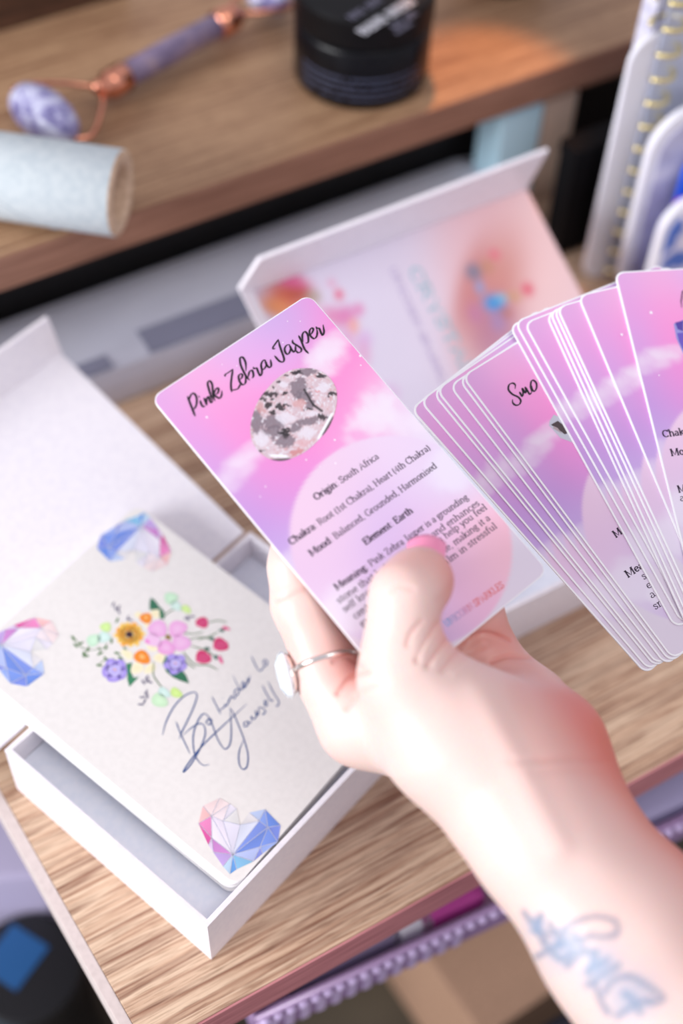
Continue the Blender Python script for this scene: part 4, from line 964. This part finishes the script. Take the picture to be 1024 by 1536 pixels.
bl = empty('sticker_pad', tuple(b4)); tag(bl, 'bright blue and magenta packet peeping out between the two rounded pads', 'pad')
hB = height_at(b4, 245)
upright('blue_sheet', b4, an, .06, hB, .002, .006, mat('bright_blue', (24, 96, 236), .4), bl)
hm = height_at(b4, 298)
upright('magenta_band', b4 + en * -.0015, an, .05, .006, .0006, .002, mat('magenta', (228, 60, 190), .4), bl, off=.0008, z0=max(.01, hm - .006))

# ------------------------------------------------------------------ below the lower shelf
# lilac basket with a pierced rim hanging below
M_LAC = mat('lilac_plastic', (206, 172, 220), .25); bs(M_LAC).inputs['Transmission Weight'].default_value = .4
zb = -.062
q0, q1 = lv(392, 1515, zb), lv(1010, 1226, zb); dd = unit(q1 - q0); nn = np.array([-dd[1], dd[0], 0])
bas = empty('plastic_basket', tuple(q0)); tag(bas, 'lilac see-through plastic basket with a beaded rim beneath the lower shelf', 'basket')
LQ = .30; BFm = frame_of(q0, dd, nn, UZ)
bm = bmesh.new()
box_bm(-.004, LQ, -.002, .0, -.026, .0, .0003, bm); box_bm(-.004, -.002, 0, .15, -.026, 0, .0003, bm); box_bm(-.004, LQ, 0, .15, -.026, -.0245, 0, bm); box_bm(-.004, LQ, .148, .15, -.026, 0, .0003, bm)
o = mkbm('basket_wall', bm, M_LAC, frame=BFm); keep(o, bas)
bm = bmesh.new(); tube_bm([(-.004, -.003, .002), (LQ, -.003, .002)], .0014, 8, bm); tube_bm([(-.004, -.003, -.0065), (LQ, -.003, -.0065)], .0012, 8, bm); tube_bm([(-.004, -.003, .002), (-.004, .15, .002)], .0014, 8, bm)
o = mkbm('basket_rim', bm, M_LAC, smooth=True, frame=BFm); keep(o, bas)
M_BEAD = mat('pale_bead', (206, 186, 226), .2)
for k in range(55):
    bm = bmesh.new(); bmesh.ops.create_uvsphere(bm, u_segments=10, v_segments=6, radius=.0024, matrix=Matrix.Translation((.000 + k * .0054, -.0036, -.0024)))
    o = mkbm('rim_bead', bm, M_BEAD, smooth=True, frame=BFm); keep(o, bas)
bm = bmesh.new()
bm.free()
for k in range(13): o = mkbm('basket_rib', box_bm(.002 + k * .0070, .0056 + k * .0070, -.0032, -.0021, -.024, -.009, 0), M_BEAD, frame=BFm); keep(o, bas)
# contents: folded things in the basket
def tilted(name, label, cat, px, py, z, w, d, h, rot, col, part):
    p = lv(px, py, z); R = Matrix.Rotation(rot, 4, 'Z'); fr = Matrix.Translation(tuple(p)) @ R
    root = empty(name, tuple(p)); tag(root, label, cat)
    bm = box_bm(-w / 2, w / 2, -d / 2, d / 2, -h, 0, min(w, d, h) * .22)
    o = mkbm('pouch', bm, mat(name + '_' + part, col, .5), frame=fr); keep(o, root)
    o = mkbm('pouch_seam', box_bm(-w / 2 + .001, w / 2 - .001, -.001, .001, 0, .0012, 0), mat(name + '_seam', tuple(int(c * .85) for c in col), .5), frame=fr); keep(o, root)
def in_basket(label, px, py, w, d, col, part):
    p = lv(px, py, zb - .003); p = p - q0; x, y = p @ dd, max(p @ nn, .004 + d / 2)
    root = empty('pouch', tuple(q0 + dd * x + nn * y + UZ * -.0235)); tag(root, label, 'pouch')
    o = mkbm('pouch_body', box_bm(x - w / 2, x + w / 2, y - d / 2, y + d / 2, -.0235, -.003, .004), mat('pouch_' + part, col, .5), frame=BFm); keep(o, root)
    o = mkbm('pouch_seam', box_bm(x - w / 2 + .004, x + w / 2 - .004, y - .001, y + .001, -.003, -.0022, 0), mat('pouch_seam_' + part, tuple(int(c * .85) for c in col), .5), frame=BFm); keep(o, root)
in_basket('white pouch inside the lilac basket, left of the magenta one', 618, 1388, .026, .030, (232, 230, 244), 'white')
in_basket('magenta pouch inside the lilac basket below the shelf edge', 668, 1352, .034, .030, (206, 74, 170), 'magenta')
in_basket('grey-lilac pouch at the left end inside the lilac basket', 520, 1430, .055, .040, (140, 128, 162), 'grey')
in_basket('pale lilac pouch at the right end of the basket beyond the wrist', 985, 1200, .07, .040, (176, 170, 210), 'lilac')
# things standing on the floor
bxp = lv(735, 1450, FZ + .07)
cb = empty('cardboard_box', (bxp[0], bxp[1], FZ)); tag(cb, 'blurred brown cardboard box on the floor below the basket', 'box')
fr = Matrix.Translation((bxp[0], bxp[1], FZ)) @ Matrix.Rotation(.62, 4, 'Z')
o = mkbm('carton', box_bm(-.035, .10, -.035, .09, 0, .10, .002), fine('brown_card', (176, 140, 116), (160, 126, 104)), frame=fr); keep(o, cb)
o = mkbm('tape', box_bm(-.0352, .1002, .015, .03, .0998, .1006), mat('tape', (190, 160, 130), .4), frame=fr); keep(o, cb)
nvp = lv(850, 1560, FZ + .14)
nv = empty('storage_bag', (nvp[0], nvp[1], FZ)); tag(nv, 'dark navy bag on the floor beside the forearm at the bottom edge', 'bag')
fr = Matrix.Translation((nvp[0], nvp[1], FZ)) @ Matrix.Rotation(.55, 4, 'Z')
o = mkbm('bag_body', box_bm(-.075, .12, -.12, -.015, 0, .15, .02), mat('navy_cloth', (22, 20, 38), .8), frame=fr); keep(o, nv)
o = mkbm('bag_handle', tube_bm([(-.03, 0, .15), (-.02, 0, .18), (.03, 0, .18), (.04, 0, .15)], .004, 8), mat('navy_strap', (18, 16, 30), .8), frame=fr); keep(o, nv)
# lower left: black bottle with blue label, pale things
zp = -.20
bp = lv(38, 1450, zp); hz_ = zp - FZ; bc = np.array([bp[0], bp[1], FZ])
bot = empty('cosmetic_jar', tuple(bc)); tag(bot, 'tall black tub with a blue lid label standing below the shelf at the lower left', 'jar')
o = mkbm('jar_body', lathe_bm([(.024, 0), (.027, .002), (.027, hz_ - .02), (.025, hz_ - .016)], 48, bc), mat('black_tub', (8, 8, 14), .4), smooth=True); keep(o, bot)
o = mkbm('jar_lid', lathe_bm([(.0265, hz_ - .018), (.028, hz_ - .016), (.028, hz_ - .002), (.0265, hz_), (0, hz_ + .0001)], 48, bc), mat('black_tub_lid', (10, 10, 16), .5)); keep(o, bot)
o = mkbm('lid_label', box_bm(-.019, .004, -.012, .014, hz_ + .0002, hz_ + .0006, .0001), mat('blue_label', (24, 84, 140), .5), frame=Matrix.Translation(tuple(bc)) @ Matrix.Rotation(-.5, 4, 'Z')); keep(o, bot); o['label'] = 'bright blue label'
pp = lv(8, 1330, -.16)
pa = empty('shopping_bag', (pp[0], pp[1], FZ)); tag(pa, 'pale lilac paper bag standing at the lower left edge beneath the shelf corner', 'bag')
fr = Matrix.Translation((pp[0], pp[1], FZ)) @ Matrix.Rotation(.15, 4, 'Z')
o = mkbm('bag_body', box_bm(-.09, .018, .004, .078, 0, FZ * -1 - .16, .003), mat('lilac_paper', (196, 188, 220), .6), frame=fr); keep(o, pa)
o = mkbm('bag_fold', box_bm(-.09, .0184, .0035, .0040, .12, .125), mat('lilac_fold', (170, 160, 200), .6), frame=fr); keep(o, pa)
pp = lv(20, 1530, -.24)
pb = empty('paper_packet', (pp[0], pp[1], FZ)); tag(pb, 'pale blue packet lying below the black bottle at the lower left corner', 'packet')
fr = Matrix.Translation((pp[0], pp[1], FZ)) @ Matrix.Rotation(-.45, 4, 'Z')
o = mkbm('packet_body', box_bm(-.06, .02, -.095, -.018, 0, .10, .003), mat('pale_blue_paper', (176, 208, 226), .55), frame=fr); keep(o, pb)
o = mkbm('packet_flap', box_bm(-.058, .018, -.05, -.025, .10, .1012), mat('pale_blue_flap', (156, 190, 212), .55), frame=fr); keep(o, pb)

# ------------------------------------------------------------------ the hand
exec_hand = True
def build_hand():
    import openvdb
    vx = .0009
    def q(px, py, d): return np.array([(px - CX) / F_PX * d, (py - CY) / F_PX * d, d])
    lo = np.array([-.062, -.045, .332]); hi = np.array([.175, .235, .520])
    n = np.ceil((hi - lo) / vx).astype(int)
    gx = (lo[0] + vx * np.arange(n[0])).astype(np.float32)[:, None, None]; gy = (lo[1] + vx * np.arange(n[1])).astype(np.float32)[None, :, None]; gz = (lo[2] + vx * np.arange(n[2])).astype(np.float32)[None, None, :]
    BIG = np.float32(.03)
    def cone(a, b, ra, rb):
        a = a.astype(np.float32); d = (b - a).astype(np.float32); L = float(d @ d)
        t = np.clip(((gx - a[0]) * d[0] + (gy - a[1]) * d[1] + (gz - a[2]) * d[2]) / L, 0, 1)
        return np.sqrt((gx - a[0] - d[0] * t) ** 2 + (gy - a[1] - d[1] * t) ** 2 + (gz - a[2] - d[2] * t) ** 2) - (ra + (rb - ra) * t)
    def smin(a, b, k):
        h = np.maximum(k - np.abs(a - b), 0) / k; return np.minimum(a, b) - h * h * k * .25
    def chain(js, k=.003):
        D = None
        for (a, ra), (b, rb) in zip(js, js[1:]):
            c = cone(a, b, ra, rb); D = c if D is None else smin(D, c, k)
        return D
    J = HAND(q)
    palm = None
    for js in J['palm']:
        c = chain(js, .006); palm = c if palm is None else smin(palm, c, J['kp'])
    D = palm
    fing = None
    for js in J['fingers']:
        c = chain(js, .004); fing = c if fing is None else smin(fing, c, .0006)
    D = smin(D, fing, .009)
    th_ = chain(J['thumb'], .006)
    for js in J['thumb_extra']: th_ = smin(th_, chain(js, .004), .006)
    D = smin(D, th_, J['kt'])
    # creases and tendons
    for a, b, amp, sg in J['lines']:
        dd = cone(a, b, 0, 0); D = D + amp * np.exp(-(dd / sg) ** 2)
    D = np.clip(D, -.01, .01).astype(np.float32)
    grid = openvdb.FloatGrid(.01); grid.copyFromArray(D, tolerance=0)
    pts, quads = grid.convertToQuads(0.0)
    pts = lo + np.array(pts) * vx
    quads = np.array(quads)
    return pts, quads, J
def HAND(q):
    J = {}
    r = .001
    J['kp'] = .016; J['kt'] = .011
    wr, wu = q(752, 1200, .408), q(826, 1158, .420)
    J['palm'] = [
        # forearm, two parallel cords make the oval section
        [(q(758, 1172, .411), .0180), (q(812, 1256, .405), .0203), (q(938, 1416, .396), .0232), (q(1170, 1735, .382), .030), (q(1340, 1995, .374), .034)],
        [(q(814, 1154, .424), .0150), (q(858, 1244, .420), .0178), (q(955, 1384, .410), .0212), (q(1180, 1700, .400), .028), (q(1340, 1960, .392), .031)],
        # metacarpals
        [(q(545, 1085, .440), .0122), (q(640, 1104, .428), .0128), (q(748, 1164, .415), .0165)],
        [(q(600, 1080, .456), .0125), (q(690, 1120, .440), .0150), (q(765, 1165, .424), .0165)],
        [(q(668, 1050, .463), .0120), (q(745, 1095, .448), .0150), (q(800, 1155, .428), .0160)],
        [(q(738, 1018, .462), .0105), (q(790, 1062, .450), .0115), (q(820, 1112, .436), .0140), (q(818, 1166, .428), .0142)],
        # ball of the thumb
        [(q(618, 1010, .418), .0115), (q(692, 1082, .418), .0155), (q(765, 1165, .416), .0158)],
    ]
    J['fingers'] = [
        [(q(540, 1080, .437), .0125), (q(500, 1020, .440), .0106), (q(456, 905, .4425), .0099), (q(448, 850, .4445), .0092), (q(452, 770, .4505), .0084), (q(466, 712, .4540), .0068)],
        [(q(600, 1075, .453), .0120), (q(575, 950, .456), .0104), (q(545, 830, .4510), .0094), (q(548, 720, .4565), .0072)],
        [(q(665, 1048, .458), .0115), (q(650, 940, .463), .0100), (q(630, 830, .4545), .0090), (q(632, 740, .4590), .0072)],
        [(q(742, 1020, .458), .0105), (q(722, 962, .456), .0094), (q(712, 925, .4515), .0088), (q(714, 870, .4520), .0079), (q(708, 825, .4545), .0065)],
    ]
    J['thumb'] = [(q(665, 1110, .414), .0165), (q(606, 1012, .412), .0118), (q(602, 950, .412), .0093), (q(606, 893, .411), .0091), (q(628, 872, .4185), .0090), (q(637, 862, .4290), .0077)]
    J['thumb_extra'] = []
    L = []
    J['lines'] = L
    return J
if exec_hand:
    hp, hqd, J = build_hand()
    W = hp @ M.T + C0
    px = CX + F_PX * hp[:, 0] / hp[:, 2]; py = CY + F_PX * hp[:, 1] / hp[:, 2]
    # skin colour: rosier over palm and knuckles; redness of the shaded ulnar side painted in too
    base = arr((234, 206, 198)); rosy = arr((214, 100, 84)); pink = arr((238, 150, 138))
    cc = np.tile(base, (len(hp), 1))
    def spot(a, rad, col, k):
        global cc
        d = np.linalg.norm(hp - a, axis=1); m = (k * np.exp(-(d / rad) ** 2))[:, None]; cc = cc * (1 - m) + col * m
    def q(px, py, d): return np.array([(px - CX) / F_PX * d, (py - CY) / F_PX * d, d])
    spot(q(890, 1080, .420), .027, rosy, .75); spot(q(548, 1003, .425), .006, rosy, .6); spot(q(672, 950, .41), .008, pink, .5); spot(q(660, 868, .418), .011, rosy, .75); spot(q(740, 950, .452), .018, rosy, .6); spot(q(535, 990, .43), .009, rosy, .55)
    spot(q(470, 900, .445), .010, pink, .5); spot(q(505, 1118, .44), .006, pink, .5); spot(q(610, 840, .41), .007, pink, .3); spot(q(460, 975, .44), .010, pink, .35)
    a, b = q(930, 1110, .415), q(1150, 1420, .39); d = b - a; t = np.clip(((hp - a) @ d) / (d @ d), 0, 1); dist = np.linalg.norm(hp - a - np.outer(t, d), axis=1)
    m = (.7 * np.exp(-(dist / .021) ** 2))[:, None]; cc = cc * (1 - m) + rosy * m  # redness of the forearm's shaded side, put into the skin colour
    # tattoo strokes on the forearm, traced as lines a few mm wide
    tat = [[(785, 1368), (800, 1385), (812, 1372), (806, 1398), (820, 1410)], [(800, 1395), (830, 1400), (858, 1385), (890, 1375), (922, 1382), (925, 1400), (905, 1405), (885, 1402)], [(805, 1435), (830, 1420), (850, 1400)], [(812, 1412), (842, 1440), (860, 1425), (878, 1430)],
           [(838, 1420), (860, 1412), (885, 1405)], [(850, 1450), (870, 1432), (895, 1428), (880, 1460), (910, 1440)], [(880, 1478), (905, 1462), (928, 1448)], [(905, 1490), (920, 1470), (945, 1465), (970, 1478), (995, 1498), (975, 1505)], [(925, 1525), (950, 1508), (975, 1500)], [(890, 1470), (900, 1500), (912, 1520)], [(935, 1490), (950, 1500), (960, 1520)], [(860, 1400), (875, 1420), (900, 1450)], [(825, 1385), (840, 1410)]]
    td = np.full(len(hp), 99.)
    front = hp[:, 2] < .408
    for s in tat:
        s = catmull(s, 4)
        for a, b in zip(s, s[1:]):
            d = b - a; L = max(1e-6, d @ d); t = np.clip(((px - a[0]) * d[0] + (py - a[1]) * d[1]) / L, 0, 1); td = np.minimum(td, np.hypot(px - a[0] - d[0] * t, py - a[1] - d[1] * t))
    m = (np.where(front, 1, 0) * .60 * sstep(7, 2.0, td))[:, None]; cc = cc * (1 - m) + arr((64, 100, 136)) * m
    # a wash of shading ink between the lines
    wash_ = np.zeros(len(hp))
    for x, y, r_ in ((805, 1390, 18), (845, 1425, 34), (900, 1450, 38), (945, 1495, 42)): wash_ = np.maximum(wash_, np.exp(-(((px - x) ** 2 + (py - y) ** 2) / r_ ** 2)))
    m = (np.where(front, 1, 0) * .50 * wash_)[:, None]; cc = cc * (1 - m) + arr((110, 158, 196)) * m
    SK = mat('skin', (235, 200, 190), .42); a_ = node(SK, 'ShaderNodeAttribute', attribute_name='Col'); link(SK, a_.outputs['Color'], bs(SK).inputs['Base Color'])
    bs(SK).inputs['Subsurface Weight'].default_value = .35; bs(SK).inputs['Subsurface Radius'].default_value = (.008, .003, .0015); bs(SK).inputs['Subsurface Scale'].default_value = .6
    nz = noise_tex(SK, 1, (700, 700, 700), 3); bump(SK, nz.outputs[0], .12, .0003)
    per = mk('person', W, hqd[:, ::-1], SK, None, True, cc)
    me = per.data; bm = bmesh.new(); bm.from_mesh(me); bmesh.ops.recalc_face_normals(bm, faces=bm.faces)
    # skin folds: refine the folded areas, then press the creases in and raise the stretched skin between them
    CR = [([(624, 992), (636, 966), (655, 934)], 2.2, -.0011), ([(640, 1000), (656, 975), (680, 944)], 2.2, -.0012), ([(662, 1006), (680, 982), (704, 958)], 2.4, -.0010), ([(610, 968), (616, 950), (632, 932)], 2.2, -.0009),
          ([(630, 982), (646, 958), (664, 940)], 3.0, .0008), ([(652, 994), (672, 968), (694, 948)], 3.2, .0009), ([(680, 1010), (702, 988), (724, 968)], 3.4, .0007),
          ([(700, 957), (730, 950), (764, 960)], 2.4, -.0014), ([(736, 992), (762, 984), (796, 987)], 2.6, -.0014), ([(506, 1040), (526, 1016), (552, 1007)], 2.6, -.0012), ([(520, 1062), (540, 1040), (566, 1030)], 3.0, -.0006),
          ([(416, 900), (440, 888), (462, 880)], 3.2, -.0007), ([(500, 992), (520, 985), (545, 1000)], 2.6, -.0008), ([(766, 1143), (830, 1138), (908, 1142)], 4.0, -.0006), ([(800, 1160), (845, 1155), (905, 1160)], 4.0, -.0003),
          ([(716, 1030), (742, 1085), (784, 1170), (836, 1270)], 14.0, .0016), ([(768, 1040), (790, 1100), (822, 1170), (860, 1240)], 14.0, -.0004), ([(586, 888), (600, 880), (618, 884)], 3.0, -.0004), ([(655, 900), (668, 888), (676, 872)], 3.0, -.0004)]
    CRc = [(np.array(catmull(c, 6)), sg, am) for c, sg, am in CR]
    Mi = M.T
    def pix(co):
        c_ = (np.asarray(co) - C0) @ M; return CX + F_PX * c_[:, 0] / c_[:, 2], CY + F_PX * c_[:, 1] / c_[:, 2]
    def field(X_, Y_):
        h = np.zeros(len(X_)); near = np.full(len(X_), 99.)
        for c_, sg, am in CRc:
            dmin = np.full(len(X_), 1e3)
            for a, b in zip(c_, c_[1:]):
                d = b - a; t = np.clip(((X_ - a[0]) * d[0] + (Y_ - a[1]) * d[1]) / max(1e-6, d @ d), 0, 1); dmin = np.minimum(dmin, np.hypot(X_ - a[0] - d[0] * t, Y_ - a[1] - d[1] * t))
            h += .62 * am * np.exp(-(dmin / (sg * 1.6)) ** 2); near = np.minimum(near, dmin / sg)
        return h, near
    vdir = C0
    for it in range(2):
        bm.verts.ensure_lookup_table(); bm.normal_update()
        co = np.array([v.co[:] for v in bm.verts]); no = np.array([v.normal[:] for v in bm.verts])
        X_, Y_ = pix(co); h, near = field(X_, Y_); fr_ = ((C0 - co) * no).sum(1) > 0
        sel = (near < (5 if it == 0 else 3.5)) & fr_
        ed = [e for e in bm.edges if sel[e.verts[0].index] and sel[e.verts[1].index]]
        bmesh.ops.subdivide_edges(bm, edges=ed, cuts=1, use_grid_fill=True, smooth=.6)
    bm.normal_update(); bm.verts.index_update(); bm.verts.ensure_lookup_table()
    co = np.array([v.co[:] for v in bm.verts]); no = np.array([v.normal[:] for v in bm.verts]); X_, Y_ = pix(co); h, near = field(X_, Y_); fac = np.clip((unit_rows(C0 - co) * no).sum(1), 0, 1) ** .5
    for v, hh, ff, n_ in zip(bm.verts, h, fac, no):
        if abs(hh) > 1e-5: v.co += Vector(n_ * hh * ff)
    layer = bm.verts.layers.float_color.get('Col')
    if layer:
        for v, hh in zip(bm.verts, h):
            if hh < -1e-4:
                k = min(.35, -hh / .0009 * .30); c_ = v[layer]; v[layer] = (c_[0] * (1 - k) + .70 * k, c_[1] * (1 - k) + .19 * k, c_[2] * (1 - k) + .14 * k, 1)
    bm.to_mesh(me); bm.free(); me.polygons.foreach_set('use_smooth', [True] * len(me.polygons))
    tag(per, 'person seen as a left hand and tattooed forearm, thumb pressing a pink card', 'person')
    # thumb nail: a curved plate on the back of the last joint
    def nail(c, axis, normal, w, l, name='thumbnail'):
        axis = unit(axis); normal = unit(normal - (normal @ axis) * axis); sd_ = np.cross(axis, normal)
        top_, bot_ = [], []
        NU, NVv = 9, 9; V = []
        for j in range(NVv):
            v = j / (NVv - 1) * 2 - 1
            ww = w * (1 - .12 * max(0, -v) ** 2 - .25 * max(0, abs(v) - .75))
            for i in range(NU):
                uu = i / (NU - 1) * 2 - 1
                V.append(c + axis * (l * v * (1 - .10 * uu * uu)) + sd_ * (ww * uu) - normal * (.38 * w * uu * uu) - normal * (.06 * l * v * v))
        V = np.array(V); V2 = V - normal * .0006; n0 = len(V)
        Fc = [(j * NU + i, j * NU + i + 1, (j + 1) * NU + i + 1, (j + 1) * NU + i) for j in range(NVv - 1) for i in range(NU - 1)]
        Fc += [tuple(x + n0 for x in f[::-1]) for f in Fc[:]]
        rim = [i for i in range(NU)] + [j * NU + NU - 1 for j in range(1, NVv)] + [(NVv - 1) * NU + i for i in range(NU - 2, -1, -1)] + [j * NU for j in range(NVv - 2, 0, -1)]
        Fc += [(rim[k], rim[k] + n0, rim[(k + 1) % len(rim)] + n0, rim[(k + 1) % len(rim)]) for k in range(len(rim))]
        Wd = V.tolist() + V2.tolist(); Wd = np.array(Wd) @ M.T + C0
        o = mk(name, Wd, Fc, mat('pink_nail_varnish', (246, 150, 186), .15), None, True); keep(o, per); o['label'] = 'glossy pink nail'
        return o
    nail(q(638, 822, .4235), np.array([.12, -.62, .72]), np.array([-.04, -.75, -.62]), .0060, .0068)
    # ring on the index finger
    a, b = q(500, 1020, .440), q(456, 905, .4425); fa = unit(b - a); rc = a + (b - a) * .20
    fa = unit(fa + np.array([0.10, 0.0, .25])); e_1 = unit(np.cross(fa, (0, 0, 1.))); e_2 = np.cross(fa, e_1)
    ring = empty('finger_ring', tuple(M @ rc + C0)); tag(ring, 'silver ring with a pale faceted stone worn on the index finger', 'ring')
    R = .01085
    pts = [rc + R * (e_1 * math.cos(t) + e_2 * math.sin(t)) for t in np.linspace(0, 2 * math.pi, 49)[:-1]]
    M_SIL = mat('silver', (240, 236, 232), .18, 1.0)
    bm = tube_bm([M @ p + C0 for p in pts], .0010, 10, closed=True); o = mkbm('ring_band', bm, M_SIL, smooth=True); keep(o, ring)
    left = unit(np.array([-1., .25, -.15])); left = unit(left - (left @ fa) * fa)
    gc = rc + left * (R + .0022); g1 = fa; g2_ = np.cross(left, fa)
    GW = lambda p: tuple(M @ p + C0)
    M_GEM = mat('pale_blue_gem', (226, 238, 246), .08); bs(M_GEM).inputs['Coat Weight'].default_value = 1.0
    o = mkbm('gemstone', lathe_bm([(0, .0034), (.0034, .0031), (.0060, .0015), (.0066, 0), (.0046, -.0020), (.0018, -.0034)], 9, M @ gc + C0, M @ g1, M @ g2_, M @ left, sx=1.2, sy=.95), M_GEM); keep(o, ring); o['label'] = 'pale blue-white faceted stone'
    bm = bmesh.new(); cup = lathe_bm([(.0040, -.0024), (.0050, -.0020), (.0058, -.0002), (.0052, -.0002)], 24, M @ gc + C0, M @ g1, M @ g2_, M @ left, sx=1.2, sy=.95); bm.free()
    o = mkbm('gem_setting', cup, M_SIL, smooth=True); keep(o, ring)

# ------------------------------------------------------------------ light
def area(name, loc_, target, size, sizey, power, col, spread=180):
    l = bpy.data.lights.new(name, 'AREA'); l.shape = 'RECTANGLE'; l.size = size; l.size_y = sizey; l.energy = power; l.color = col; l.spread = math.radians(spread)
    o = bpy.data.objects.new(name, l); COL.objects.link(o); o.location = loc_
    o.rotation_euler = (Vector(target) - Vector(loc_)).to_track_quat('-Z', 'Y').to_euler(); return o
area('window_daylight', (-1.85, -.80, .80), (0, .3, 0), 1.2, .9, 50, (.98, .985, 1.0))
area('overhead_fill', (.5, -.3, 1.9), (0, .3, 0), .9, .9, 7, (1.0, .95, .92))  # fill added overhead to brighten the cards, no such lamp known
sp = bpy.data.lights.new('warm_spot', 'SPOT'); sp.energy = 50; sp.color = (1, .36, .08); sp.spot_size = math.radians(4.6); sp.spot_blend = .35; sp.shadow_soft_size = .01
spo = bpy.data.objects.new('warm_spot', sp); COL.objects.link(spo); tgt = lv(728, 128, ZU); spo.location = (tgt[0] - .1, tgt[1] + .35, 1.3)
spo.rotation_euler = (Vector(tuple(tgt)) - spo.location).to_track_quat('-Z', 'Y').to_euler()
w = bpy.data.worlds.new('world'); S.world = w; w.use_nodes = True
w.node_tree.nodes['Background'].inputs[0].default_value = (.93, .90, 1.0, 1); w.node_tree.nodes['Background'].inputs[1].default_value = .54

S.view_settings.view_transform = 'Standard'; S.view_settings.look = 'None'; S.view_settings.gamma = 1; S.view_settings.use_curve_mapping = False
S.view_settings.exposure = 0.27
S.cycles.use_denoising = True
